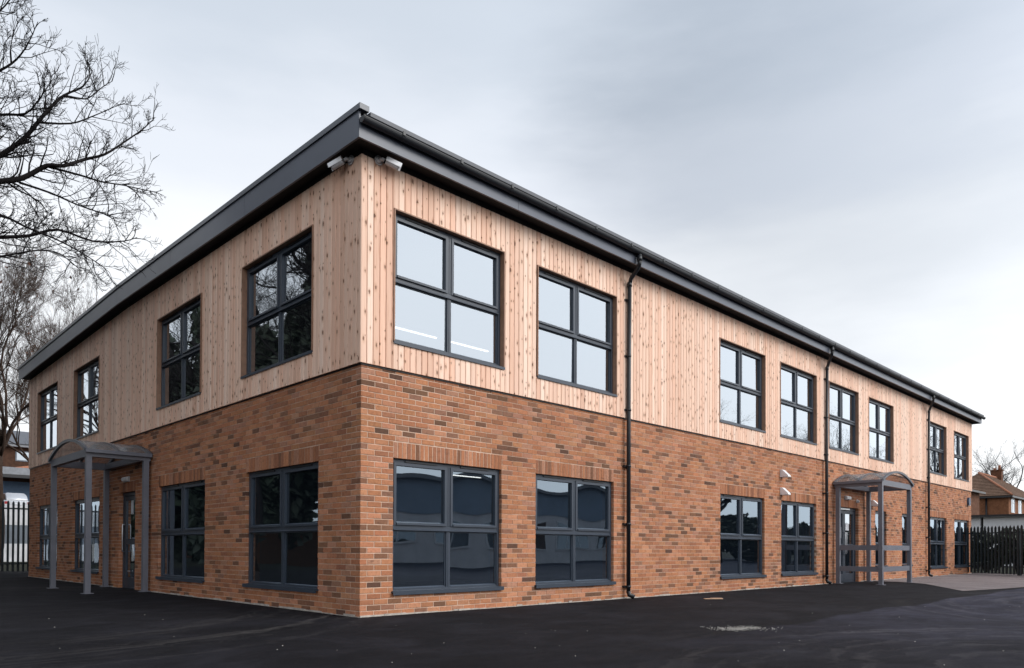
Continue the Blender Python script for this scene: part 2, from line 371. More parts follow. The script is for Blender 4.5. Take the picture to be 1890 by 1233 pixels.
# facade frames: (u along the wall, d outwards, z up) to world
FR = {'R': lambda u, d, z: (u, -d, z), 'L': lambda u, d, z: (-d, u, z)}
def fbox(mb, F, u0, u1, d0, d1, z0, z1, tone=None):
    g = FR[F]; a = g(u0, d0, z0); b = g(u1, d1, z1)
    mb.box(*(min(a[i], b[i]) for i in range(3)), *(max(a[i], b[i]) for i in range(3)), tone)
def wall_cells(F, L_, H, ops, d0, d1, mb, grow=.0, z0=0):
    us = sorted({.0065 if z0 == 0 else 0, L_, *[o[0]-grow for o in ops], *[o[1]+grow for o in ops]})
    for a, b in zip(us, us[1:]):
        m = (a+b)/2; cuts = [z0, H]
        occ = sorted((max(z0, o[2]-grow), o[3]+grow) for o in ops if o[0]-grow < m < o[1]+grow)
        z = z0
        for q0, q1 in occ:
            if q0 > z+1e-4: fbox(mb, F, a, b, d0, d1, z, q0)
            z = max(z, q1)
        if z < H: fbox(mb, F, a, b, d0, d1, z, H)
mb = MB()
wall_cells('R', LX, HB, opsR, -.25, -.004, mb, .004)
mb2 = MB(); wall_cells('L', LY, HB, opsL, -.25, -.004, mb, .004)
fbox(mb, 'R', LX-.25, LX-.006, -LY, -.26, 0, HB)
brick_wall = mb.build('brick_wall', M['mortar'], school)

PAL = [((.43, .185, .095), 5.5), ((.47, .215, .12), 3.0), ((.385, .16, .082), 3.5), ((.41, .20, .125), 1.8), ((.33, .14, .078), 1.6), ((.23, .108, .063), 1.1), ((.165, .082, .050), .7), ((.27, .135, .085), .7), ((.125, .064, .042), .22)]
PW = [w_ for _, w_ in PAL]
def brick_tone(prev=None):
    if prev and prev[0] < .28 and rng.random() < .06: c = prev
    else: c = rng.choices(PAL, PW)[0][0]
    k = rng.uniform(.90, 1.10); return tuple(x*k*rng.uniform(.97, 1.03) for x in c)
bricks = []       # facade, u0, u1, z0, z1, tone
J = .010
def clip(u0, u1, ivs):
    out = [(u0, u1)]
    for a, b in ivs:
        nxt = []
        for p, q in out:
            if b <= p or a >= q: nxt.append((p, q))
            else:
                if a > p: nxt.append((p, a))
                if b < q: nxt.append((b, q))
        out = nxt
    return out
for F, L_, ops in (('R', LX, opsR), ('L', LY, opsL)):
    for c in range(44):
        z0 = c*.075+.005; z1 = z0+.065; zm = (z0+z1)/2
        ivs = []
        for o in ops:
            if o[2] < zm < o[3]: ivs.append((o[0], o[1]))
            elif o[3] < zm < o[3]+.225: ivs.append((o[0]-.002, o[1]+.002))
        header = (c % 2 == 0) == (F == 'L')
        u = 0.; prev = None
        first = True
        while u < L_-.02:
            ln = .1025 if (first and header) else .215
            lap = first and header
            first = False
            for a, b in clip(u, min(u+ln, L_), ivs):
                if b-a < .004 or lap: continue
                tone = brick_tone(prev); prev = tone
                bricks.append((F, a, b, z0, z1, tone))
            u += ln+J
    for o in ops:
        n = max(1, round((o[1]-o[0])/.075)); p = (o[1]-o[0])/n
        for k in range(n):
            tone = rng.choices(PAL[:6], [3, 2, 4, 2, 3, 1.6])[0][0]; q = rng.uniform(.85, 1.08); tone = tuple(x*q for x in tone)
            bricks.append((F, o[0]+k*p+.005, o[0]+(k+1)*p-.005, o[3], o[3]+.215, tone))
def barea(b):
    F, u0, u1, z0, z1, _ = b; g = FR[F]
    p = [px_of(g(u, 0, z)) for u, z in ((u0, z0), (u1, z0), (u1, z1), (u0, z1))]
    if not all(-5 < x < 1895 and 60 < y < 1240 for x, y in p): return 0
    return abs(sum(p[i][0]*p[(i+1) % 4][1]-p[(i+1) % 4][0]*p[i][1] for i in range(4)))/2
bricks.sort(key=barea, reverse=True)
cache = {}
for i, (F, u0, u1, z0, z1, tone) in enumerate(bricks[:300]):
    key = (F, round(u1-u0, 3), round(z1-z0, 3))
    if key not in cache:
        q = MB(); h = .0015
        l2, z2 = key[1]/2, key[2]/2
        g = FR[F]
        V = [g(su*l2, -.1025, sz*z2) for su, sz in ((-1, -1), (1, -1), (1, 1), (-1, 1))]+[g(su*l2, -.004, sz*z2) for su, sz in ((-1, -1), (1, -1), (1, 1), (-1, 1))]+[g(su*(l2-.004), 0, sz*(z2-.004)) for su, sz in ((-1, -1), (1, -1), (1, 1), (-1, 1))]
        fs = [(0, 1, 5, 4), (1, 2, 6, 5), (2, 3, 7, 6), (3, 0, 4, 7), (4, 5, 9, 8), (5, 6, 10, 9), (6, 7, 11, 10), (7, 4, 8, 11), (8, 9, 10, 11)]
        if F == 'R': pass
        else: fs = [tuple(reversed(f)) for f in fs]
        q.add(V, fs); cache[key] = q.mesh('brick', M['brick'])
    o = link('brick', cache[key], brick_wall, FR[F]((u0+u1)/2, rng.uniform(-.001, .0025), (z0+z1)/2))
    o.color = (*tone, 1); o.rotation_euler = (rng.gauss(0, .006), rng.gauss(0, .004), rng.gauss(0, .006))
mb = MB()
for F, u0, u1, z0, z1, tone in bricks[300:]:
    d = rng.uniform(-.002, .003); fbox(mb, F, u0, u1, -.1025, d, z0, z1, tone)
mb.build('brick', M['brick'], brick_wall, kind='stuff')
# rough mortar fillet where the wall meets the tarmac
mb = MB()
for F, L_ in (('R', LX), ('L', LY)):
    u = 0
    while u < L_:
        l = rng.uniform(.08, .4)
        if not ((F == 'R' and DOORB[0]-.4 < u < DOORB[1]) or (F == 'L' and DOORA[0]-.4 < u < DOORA[1])):
            fbox(mb, F, u, min(L_, u+l), -.05 if u > .06 else .001, rng.uniform(.004, .022), -.01, rng.uniform(.006, .03))
        u += l
mb.build('mortar_fillet', M['concrete'], school, kind='stuff')

# ---- timber storey
opsUR = [(a, b, WS, WH) for a, b in UP_R]; opsUL = [(a, b, WS, WH) for a, b in UP_L]
mb = MB()
wall_cells('R', LX, HT+.10, opsUR, -.20, .012, mb, .02, HB); wall_cells('L', LY, HT+.2, opsUL, -.20, .012, mb, .02, HB)
fbox(mb, 'R', LX-.2, LX-.002, -LY, -.21, HB, HT+.1)
for F, L_ in (('R', LX), ('L', LY)):
    n = 2 if F == 'L' else 1
    for k in range(n):
        a, b = (-.03+(L_+.03)*k/n, -.03+(L_+.03)*(k+1)/n)
        if F == 'L': za, zb = .125*k, .125*(1-k)
        else: za = zb = 0
        g_ = FR[F]
        mb.add([g_(a, .0125, HT-.07+za), g_(b, .0125, HT-.07+zb), g_(b, .030, HT-.07+zb), g_(a, .030, HT-.07+za), g_(a, .0125, HT+.012+za), g_(b, .0125, HT+.012+zb), g_(b, .030, HT+.012+zb), g_(a, .030, HT+.012+za)], BOXF)
cladding = mb.build('timber_cladding', M['membrane'], school)
BP = .1015
def gable(y):        # rise of the low gable roof at y
    return .125*max(0, 1-abs(y-LY/2)/(LY/2+.3))
boards = []
TONES = [(.84, .58, .445), (.81, .54, .41), (.87, .62, .485), (.77, .49, .36), (.83, .565, .43), (.89, .655, .525), (.80, .505, .37)]
for F, L_, ops in (('R', LX, opsUR), ('L', LY, opsUL)):
    n = int(round((L_+.045)/BP)); p = (L_+.045)/n
    for k in range(n):
        a = -.045+k*p+.0034; b = -.045+(k+1)*p-.0034
        m = (a+b)/2
        top = HT+(gable(m) if F == 'L' else 0)-.075
        # a board that an opening's edge crosses is notched: split it at the edge
        cuts = [a]+sorted({e for o in ops for e in (o[0]-.02, o[1]+.02) if a+.012 < e < b-.012})+[b]
        tone = rng.choice(TONES); q = rng.uniform(.93, 1.06); tone = tuple(x*q for x in tone)
        for c0, c1 in zip(cuts, cuts[1:]):
            cm = (c0+c1)/2; z = HB+.0
            o = next((o for o in ops if o[0]-.02 < cm < o[1]+.02), None)
            for z0, z1 in ([(HB-.02, o[2]-.02), (o[3]+.02, top)] if o else [(HB-.02, top)]):
                boards.append((F, c0, c1, z0, z1, tone))
def board_mb(F, u0, u1, z0, z1, tone, mb, loc=(0, 0, 0)):
    g = FR[F]; c = .007; d0, d1 = .013, .038
    prof = [(u0, d0), (u0, d1-c), (u0+c, d1), (u1-c, d1), (u1, d1-c), (u1, d0)]
    P = [g(u, d, z0) for u, d in prof]
    mb.prism([tuple(P[i][k]-loc[k] for k in range(3)) for i in range(6)] if F == 'L' else [tuple(P[i][k]-loc[k] for k in range(3)) for i in reversed(range(6))], (0, 0, z1-z0), tone)
boards.sort(key=barea, reverse=True)
for F, u0, u1, z0, z1, tone in boards[:300]:
    q = MB(); loc = FR[F]((u0+u1)/2, rng.uniform(0, .002), z0)
    board_mb(F, u0, u1, z0, z1, None, q, FR[F]((u0+u1)/2, 0, z0))
    o = q.build('board', M['board'], cladding, loc); o.color = (*tone, 1)
mb = MB()
for F, u0, u1, z0, z1, tone in boards[300:]: board_mb(F, u0, u1, z0, z1, tone, mb)
mb.build('board', M['board'], cladding, kind='stuff')
# dark drip flashing under the boards
mb = MB(); fbox(mb, 'R', -.012, LX, .0035, .012, HB-.040, HB-.021); fbox(mb, 'L', 0.004, LY, .0035, .012, HB-.040, HB-.021)
mb.build('drip_flashing', M['black'], school)

# ---- windows
def window(F, u0, u1, z0, z1, kind, label=None):
    W, H = u1-u0, z1-z0
    rot = 0 if F == 'R' else -math.pi/2
    loc = FR[F]((u0+u1)/2, 0, z0)
    base = -.055 if kind != 'up' else -.036         # front plane of the frame, behind the wall face
    y = -base; dp = .075; fw = .046
    f = MB()
    f.box(-W/2, y, 0, -W/2+fw, y+dp, H); f.box(W/2-fw, y, 0, W/2, y+dp, H)
    f.box(-W/2+fw, y+.001, H-fw, W/2-fw, y+dp, H); f.box(-W/2+fw, y+.001, 0, W/2-fw, y+dp, fw)
    win = f.build('window', M['frame'], school, loc, rotz=rot)
    if label: win['label'] = label
    def sub(name, mb, mat): return mb.build(name, mat, win)
    two = kind != 'narrow'
    tz = H*.485 if two else H*.38
    g = MB(); g.box(-W/2+fw, y+.004, tz-.036, W/2-fw, y+dp-.01, tz+.036); g.prism([(-W/2+fw, y+.0035, tz-.012), (-W/2+fw, y-.020, tz-.030), (-W/2+fw, y-.020, tz-.036), (-W/2+fw, y+.0035, tz-.036)], (W-2*fw, 0, 0)); sub('transom', g, M['frame'])
    if two:
        for a, b in ((fw, tz-.036), (tz+.036, H-fw)):
            g = MB(); g.box(-.034, y+.003, a, .034, y+dp-.012, b); g.box(-.006, y-.002, a, .006, y+.003, b); sub('mullion', g, M['frame'])
    cells = [(-W/2+fw, -.034), (.034, W/2-fw)] if two else [(-W/2+fw, W/2-fw)]
    for a, b in cells:
        for lo, hi, sash in ((fw, tz-.036, False), (tz+.036, H-fw, True)):
            s = .042 if sash else .018
            g = MB(); o_ = -.008 if sash else .022
            g.box(a, y+o_, lo, a+s, y+.05, hi); g.box(b-s, y+o_, lo, b, y+.05, hi)
            g.prism([(a+s, y+.05, lo+s+.012), (a+s, y+o_-.014, lo+s-.012), (a+s, y+o_-.014, lo), (a+s, y+.05, lo)], (b-a-2*s, 0, 0)); g.box(a+s, y+o_+.001, hi-s, b-s, y+.05, hi)
            sub('sash' if sash else 'glazing_bead', g, M['frame'])
            # pane: a very slightly pillowed sealed unit
            p = MB(); n = 8; amp = rng.choice((-1, 1))*rng.uniform(.0002, .0007)*(.4 if kind == 'up' else .7)
            x0, x1, q0, q1 = a+s-.004, b-s+.004, lo+s-.004, hi-s+.004; tx, tz_ = rng.gauss(0, .002), rng.gauss(0, .002)
            V = []
            for j in range(n+1):
                for i in range(n+1):
                    uu, vv = i/n, j/n
                    V.append((x0+(x1-x0)*uu, y+.032+amp*16*uu*(1-uu)*vv*(1-vv)*4+tx*(uu-.5)+tz_*(vv-.5), q0+(q1-q0)*vv))
            p.add(V, [(j*(n+1)+i, j*(n+1)+i+1, (j+1)*(n+1)+i+1, (j+1)*(n+1)+i) for j in range(n) for i in range(n)], None, True)
            sub('pane', p, M['glass_up'] if kind == 'up' else M['glass_low'])
        g = MB(); c = (a+b)/2; hw = (b-a)*.30
        g.box(c-hw, y-.016, H-fw+.008, c+hw, y+.002, H-fw+.030); sub('trickle_vent', g, M['black'])
    g = MB()
    if kind == 'up':
        g.box(-W/2-.018, -.058, -.022, W/2+.018, y+.03, -.002); g.box(-W/2-.018, -.058, -.040, W/2+.018, -.050, -.022)
    else:
        g.box(-W/2-.02, -.042, -.004, W/2+.02, y+.02, .022); g.box(-W/2-.02, -.042, -.034, W/2+.02, -.036, -.004)
    sub('sill', g, M['frame'])
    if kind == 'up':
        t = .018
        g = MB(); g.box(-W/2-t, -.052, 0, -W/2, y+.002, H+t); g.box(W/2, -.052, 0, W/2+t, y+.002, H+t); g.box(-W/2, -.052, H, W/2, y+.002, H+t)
        sub('reveal_lining', g, M['reveal_wood_shaded'])
    return win
for a, b in UP_R: window('R', a, b, WS, WH, 'up')
for a, b in UP_L: window('L', a, b, WS, WH, 'up')
for a, b in GR_R: window('R', a, b, GS, GH, 'low')
for a, b in GR_L: window('L', a, b, GS, GH, 'low')
for a, b in NARROW: window('R', a, b, .42, 2.10, 'narrow', 'narrow single light window')

# ---- doors
def door_frame(F, u0, u1, H):
    W = u1-u0; rot = 0 if F == 'R' else -math.pi/2; y = .085
    m = MB(); m.box(-W/2, y, 0, -W/2+.06, y+.08, H); m.box(W/2-.06, y, 0, W/2, y+.08, H); m.box(-W/2+.06, y+.001, H-.07, W/2-.06, y+.08, H); m.box(-W/2+.06, y+.01, 0, W/2-.06, y+.08, .022)
    return m.build('door', M['frame'], school, FR[F]((u0+u1)/2, 0, 0), rotz=rot), W, y
def leaf(d, x0, x1, y, H, paper=None, hinge=1):
    st = .085; mid = 1.02
    m = MB(); m.box(x0, y, .03, x0+st, y+.05, H); m.box(x1-st, y, .03, x1, y+.05, H)
    m.box(x0+st, y+.001, H-.09, x1-st, y+.05, H); m.box(x0+st, y+.001, mid-.06, x1-st, y+.05, mid+.06); m.box(x0+st, y+.001, .03, x1-st, y+.05, .24)
    m.build('door_leaf', M['frame'], d)
    for a, b in ((.24, mid-.06), (mid+.06, H-.09)):
        p = MB(); p.add([(x0+st, y+.025, a), (x1-st, y+.025, a), (x1-st, y+.025, b), (x0+st, y+.025, b)], [(0, 1, 2, 3)]); p.build('pane', M['glass_low'] if a < 1 else M['glass'], d)
    hx = x0+st*.5 if hinge > 0 else x1-st*.5
    h = MB(); h.tube([(hx, y, .80), (hx, y-.055, .80), (hx, y-.06, .83), (hx, y-.06, 1.37), (hx, y-.055, 1.40), (hx, y, 1.40)], .012, 8); h.build('handle', M['chrome'], d)
    for (a, b, c, e) in (paper or []):
        q = MB(); q.box(x0+a, y+.017, c, x0+b, y+.020, e); q.build('notice', M['paper'], d)
dA, W, y = door_frame('L', *DOORA, 2.10)
leaf(dA, -W/2+.065, W/2-.065, y+.015, 2.02, [(.36, .50, 1.62, 1.92)], hinge=1)
m = MB(); m.box(-W/2+.30, y-.0, .36, -W/2+.42, y+.014, .39); m.build('letter_plate', M['chrome'], dA)
dB, W, y = door_frame('R', *DOORB, 2.10)
leaf(dB, -W/2+.065, -.004, y+.015, 2.02, [(.12, .34, 1.50, 1.78), (.42, .60, 1.25, 1.55), (.12, .28, 1.10, 1.42)], hinge=-1)
leaf(dB, .004, W/2-.065, y+.015, 2.02, [(.16, .40, 1.46, 1.66)], hinge=1)
m = MB(); m.box(-.35, y-.02, 2.035, .35, y+.01, 2.075); m.build('door_closer', M['chrome'], dB)

# ---- rooms behind the glass, with the strip lights that show in them
mb = MB()
mb.box(.26, .26, 3.24, LX-.27, LY-.27, 3.34); mb.build('upper_floor', M['carpet'], school)
mb = MB(); mb.box(.21, .21, 5.72, LX-.22, LY-.22, 5.76); mb.build('ceiling', M['plaster'], school)
mb = MB(); mb.box(.26, .26, 2.74, LX-.27, LY-.27, 2.78); mb.build('ceiling', M['plaster'], school)
mb = MB(); mb.box(.26, .26, .0, LX-.27, LY-.27, .02); mb.build('ground_floor', M['carpet'], school)
for z0, z1 in ((.021, 2.739), (3.341, 5.719)):
    mb = MB(); mb.box(.27, 7.6, z0, LX-.28, 7.7, z1); mb.build('partition', M['plaster'], school)
    for x in (8.0, 16.4, 22.8):
        mb = MB(); mb.box(x, .27, z0, x+.1, 7.59, z1); mb.build('partition', M['plaster'], school)
    mb = MB(); mb.box(7.0, 7.71, z0, 7.1, LY-.28, z1); mb.build('partition', M['plaster'], school)
def strip(x0, x1, y, z):
    mb = MB(); mb.box(x0, y-.06, z-.05, x1, y+.06, z-.001); f = mb.build('strip_light', M['white'], school)
    mb = MB(); mb.box(x0+.02, y-.022, z-.066, x1-.02, y+.022, z-.051); mb.build('tube', M['lamp'], f)
for x0, x1 in ((4.1, 5.32), (5.72, 6.94)): strip(x0, x1, 4.83, 5.72)
strip(6.15, 7.35, 5.5, 2.74)
strip(9.2, 10.4, 5.25, 2.74)

# ---- roof edge
OX, OY = .262, .305
def zrow(y, base): return base+gable(y)
# soffit
mb = MB(); z = HT+.005
mb.box(-OX+.006, -OY+.006, z, LX+.28, -.001, z+.02)
ys = [-.0, LY/2, LY+.28]
for a, b in zip(ys, ys[1:]):
    P = [(-OX+.006, a, zrow(a, z)), (-.001, a, zrow(a, z)), (-.001, b, zrow(b, z)), (-OX+.006, b, zrow(b, z))]
    mb.add(P+[(x, y_, zz+.02) for x, y_, zz in P], BOXF)
mb.build('soffit', M['soffit'], school)
# gable fascia panels, each about three metres
ys = [-OY+.002]+[LY/2+k*3.02 for k in (-2, -1)]+[LY/2, ]+[LY/2+k*3.02 for k in (1, 2)]+[LY+OY]
ZB, ZT = 5.992, 6.325
for a, b in zip(ys, ys[1:]):
    m = MB(); a2, b2 = a+.0025, b-.0025
    P = [(-OX, a2, zrow(a2, ZB)), (-OX+.03, a2, zrow(a2, ZB)), (-OX+.03, b2, zrow(b2, ZB)), (-OX, b2, zrow(b2, ZB))]
    m.add(P+[(x, y_, zrow(y_, ZT)) for x, y_, _ in P], BOXF); m.build('fascia_panel', M['fascia'], school)
m = MB()
for a, b in ((-OY-.05, LY/2), (LY/2, LY+OY+.05)):
    P = [(-OX-.022, a, zrow(a, 6.322)), (-OX+.12, a, zrow(a, 6.322)), (-OX+.12, b, zrow(b, 6.322)), (-OX-.022, b, zrow(b, 6.322))]
    m.add(P+[(x, y_, zrow(y_, 6.392)) for x, y_, _ in P], BOXF)
m.build('verge_cap', M['cap'], school)
# eaves fascia panels along the long side
xs = [-OX+.0]+[2.6+k*3.0 for k in range(9)]+[LX+.30]
for a, b in zip(xs, xs[1:]):
    m = MB(); m.box(a+.0025, -OY, ZB, b-.0025, -OY+.03, 6.26); m.build('fascia_panel', M['fascia'], school)
    # a few fixings along each panel
m = MB(); m.box(LX+.27, -OY+.032, ZB, LX+.30, LY+.3, 6.26); m.build('fascia_panel', M['fascia'], school)
# roof sheet with its eaves drip
m = MB()
for a, b in ((-OY-.075, LY/2), (LY/2, LY+OY+.05)):
    P = [(-OX+.122, a, zrow(a, 6.262)), (LX+.33, a, zrow(a, 6.262)), (LX+.33, b, zrow(b, 6.262)), (-OX+.122, b, zrow(b, 6.262))]
    m.add(P+[(x, y_, zrow(y_, 6.315)) for x, y_, _ in P], BOXF)
m.build('roof', M['roof'], school)
# gutter
GY, GZ, GRr = -OY-.064, 6.222, .056
m = MB(); n = 12; xs = [-OX+.02, LX+.36]
ring = [(GY+GRr*math.cos(math.pi+math.pi*k/n)*1.0, GZ+GRr*1.35*math.sin(math.pi+math.pi*k/n)) for k in range(n+1)]
ring_in = [(GY+(GRr-.006)*math.cos(math.pi+math.pi*k/n), GZ+(GRr*1.35-.006)*math.sin(math.pi+math.pi*k/n)) for k in range(n+1)]
V = [(x, a, b) for x in xs for a, b in ring+ring_in[::-1]]; k = 2*(n+1)
m.add(V, [(i, (i+1) % k, k+(i+1) % k, k+i) for i in range(k)], None, False)
for x, s in ((xs[0], -1), (xs[1], 1)):
    m.add([(x+s*.002, a, b) for a, b in ring]+[(x+s*.02, a, b) for a, b in ring], [tuple(range(n+1)), tuple(range(2*n+1, n, -1))]+[(i, i+1, n+2+i, n+1+i) for i in range(n)]+[(n, 0, n+1, 2*n+1)])
m.tube([(xs[0], GY-GRr, GZ), (xs[1], GY-GRr, GZ)], .008, 6)
gut = m.build('gutter', M['gutter'], school)
PIPES = [5.74, 14.62, 23.33]; OUT = [5.66, 14.27, 22.85]
bx = .35; 
while bx < LX:
    m = MB(); r2 = GRr+.006
    rg = [(GY+r2*math.cos(math.pi+math.pi*k/8), GZ+r2*1.33*math.sin(math.pi+math.pi*k/8)) for k in range(9)]
    V = [(x, a, b) for x in (bx-.02, bx+.02) for a, b in rg]; m.add(V, [(i, i+1, 10+i, 9+i) for i in range(8)])
    m.box(bx-.02, GY-r2-.004, GZ-.03, bx+.02, GY-r2+.012, GZ+.022)
    m.build('gutter_bracket', M['gutter'], gut); bx += 1.0
for xp, xo in zip(PIPES, OUT):
    m = MB(); r = .038
    m.tube([(xo, GY, GZ-GRr*1.3), (xo, GY, 6.0), (xo, GY+.02, 5.93)], r, 12)
    m.tube([(xo, GY, 6.0), (xo, GY+.03, 5.92), (xp, -.13, 5.80), (xp, -.10, 5.70)], r, 12)
    m.tube([(xp, -.10, 5.72), (xp, -.085, 3.4), (xp, -.085, .10)], r, 12)
    m.tube([(xp, -.085, .14), (xp+.01, -.095, .07), (xp+.07, -.16, .035)], [r+.004, r+.004, r+.004], 12)
    m.tube([(xo, GY, GZ-.10), (xo, GY, GZ-.19)], r+.008, 12); m.tube([(xp, -.10, 5.74), (xp, -.099, 5.66)], r+.006, 12)
    p = m.build('downpipe', M['gutter'], school)
    for zb in (5.42, 4.40, 3.42, 2.40, 1.35, .22):
        q = MB(); q.tube([(xp, -.087, zb-.02), (xp, -.087, zb+.02)], r+.007, 12); q.box(xp-.075, -.060, zb-.018, xp+.075, -.042 if zb > 3.3 else -.001, zb+.018)
        q.build('pipe_bracket', M['gutter'], p)

# ------------------------------------------------------------------ wall-mounted things
def wall_thing(name, label, cat, F, u, z, d=.0, group=None):
    return thing(name, label, cat, FR[F](u, d, z), 0 if F == 'R' else -math.pi/2, group)
def cctv(F, u, z, label, side):
    t = wall_thing('security_camera', label, 'camera', F, u, z, .04, 'security cameras under the roof corner')
    m = MB(); m.tube([(0, 0, 0), (0, -.022, 0)], [.062, .062], 20); m.tube([(0, -.022, 0), (0, -.045, 0)], [.050, .03], 20); m.build('mount', M['greyplastic'], t)
    ax = Vector((side*.80, -.42, -.32)).normalized(); a = Vector((side*.04, -.085, -.012)); 
    m = MB(); m.tube([(0, -.04, 0), (side*.015, -.075, 0), a], [.022, .022, .024], 10); m.build('arm', M['greyplastic'], t)
    b0 = a+ax*.02; b1 = b0+ax*.17
    m = MB(); m.tube([b0, b0+ax*.015, b1-ax*.01, b1], [.034, .043, .043, .040], 16); m.build('housing', M['greyplastic'], t)
    m = MB(); xv = ax.cross(Vector((0, 0, 1))).normalized(); zv = xv.cross(ax)
    sec = [xv*-.050+zv*-.012, xv*-.050+zv*.045, xv*-.030+zv*.058, xv*.030+zv*.058, xv*.050+zv*.045, xv*.050+zv*-.012]
    sec2 = [p*.93-zv*.004 for p in sec]
    s0, s1 = b0-ax*.005, b1+ax*.035
    V = [s0+p for p in sec]+[s0+p for p in sec2]+[s1+p for p in sec]+[s1+p for p in sec2]
    fs = [(i, i+1, 13+i, 12+i) for i in range(5)]+[(6+i, 18+i, 19+i, 7+i) for i in range(5)]+[(i, 6+i, 7+i, i+1) for i in range(5)]+[(12+i, 13+i, 19+i, 18+i) for i in range(5)]+[(0, 12, 18, 6), (5, 11, 23, 17)]
    m.add(V, fs); m.build('sunshield', M['white'], t)
    m = MB(); m.tube([b1, b1+ax*.006], .033, 16); m.build('lens', M['black'], t)
cctv('L', .19, 5.965, 'white bullet camera left of the corner, pointing away along the shaded gable side', -1)
cctv('R', .22, 5.965, 'white bullet camera right of the corner, pointing along the sunlit long side', 1)
def wedge(name, label, F, u, z, cat, group=None, s=1.):
    t = wall_thing(name, label, cat, F, u, z, 0, group)
    m = MB(); a = .085*s
    m.prism([(-a, -.001, -a), (-a, -.20*s, -a), (-a, -.19*s, -a*.55), (-a, -.05*s, a*1.05), (-a, -.001, a*1.15)], (2*a*.85, 0, 0)); m.build('cover', M['white'], t)
    m = MB(); m.box(-a*.7, -.17*s, -a-.012, a*.5, -.03, -a-.001); m.build('lamp_lens', M['greyplastic'], t)
wedge('wall_light', 'white wedge light high on the brick, upper of the pair above the third window', 'R', 12.14, 2.74, 'wall light', 'white wedge lights on the brick')
wedge('wall_light', 'white wedge light just above a soldier course, lower of the stacked pair', 'R', 12.14, 2.31, 'wall light', 'white wedge lights on the brick')
wedge('wall_light', 'white wedge light right of the double door, seen under the canopy roof', 'R', 18.2, 2.30, 'wall light', 'white wedge lights on the brick')
def bulk(label, F, u, z):
    t = wall_thing('bulkhead_light', label, 'wall light', F, u, z, 0, 'bulkhead lights above the doors')
    m = MB(); m.box(-.16, -.035, -.055, .16, -.001, .055); m.build('base', M['greyplastic'], t)
    m = MB(); m.prism([(-.15, -.036, -.045), (-.15, -.075, -.035), (-.15, -.085, .02), (-.15, -.06, .045), (-.15, -.036, .048)], (.30, 0, 0)); m.build('diffuser', M['white'], t)
bulk('small white bulkhead light above the single door under the left canopy', 'L', 8.9, 2.37)
bulk('small white bulkhead light above the double doors under the right canopy', 'R', 16.2, 2.36)
for u, lab in ((15.5, 'small grey sensor dome left of the bulkhead light over the double doors'), (16.95, 'small grey sensor dome right of the bulkhead light over the double doors')):
    t = wall_thing('door_sensor', lab, 'sensor', 'R', u, 2.30, 0, 'sensor domes over the double doors')
    m = MB(); m.tube([(0, -.001, 0), (0, -.03, 0)], .05, 14); m.build('base', M['white'], t)
    m = MB(); m.tube([(0, -.03, 0), (0, -.06, -.01), (0, -.08, -.02)], [.045, .038, .015], 14); m.build('dome', M['greyplastic'], t)
t = wall_thing('alarm_box', 'dark blue alarm bell box high on the brick by the far right corner', 'alarm box', 'R', 28.62, 2.84)
m = MB(); m.prism([(-.11, -.001, -.12), (.11, -.001, -.12), (.15, -.001, .0), (.10, -.001, .16), (-.10, -.001, .16), (-.15, -.001, .0)], (0, -.07, 0)); m.build('cover', M['bell'], t)
m = MB(); m.box(-.05, -.076, -.17, .05, -.01, -.121); m.build('strobe', M['greyplastic'], t)

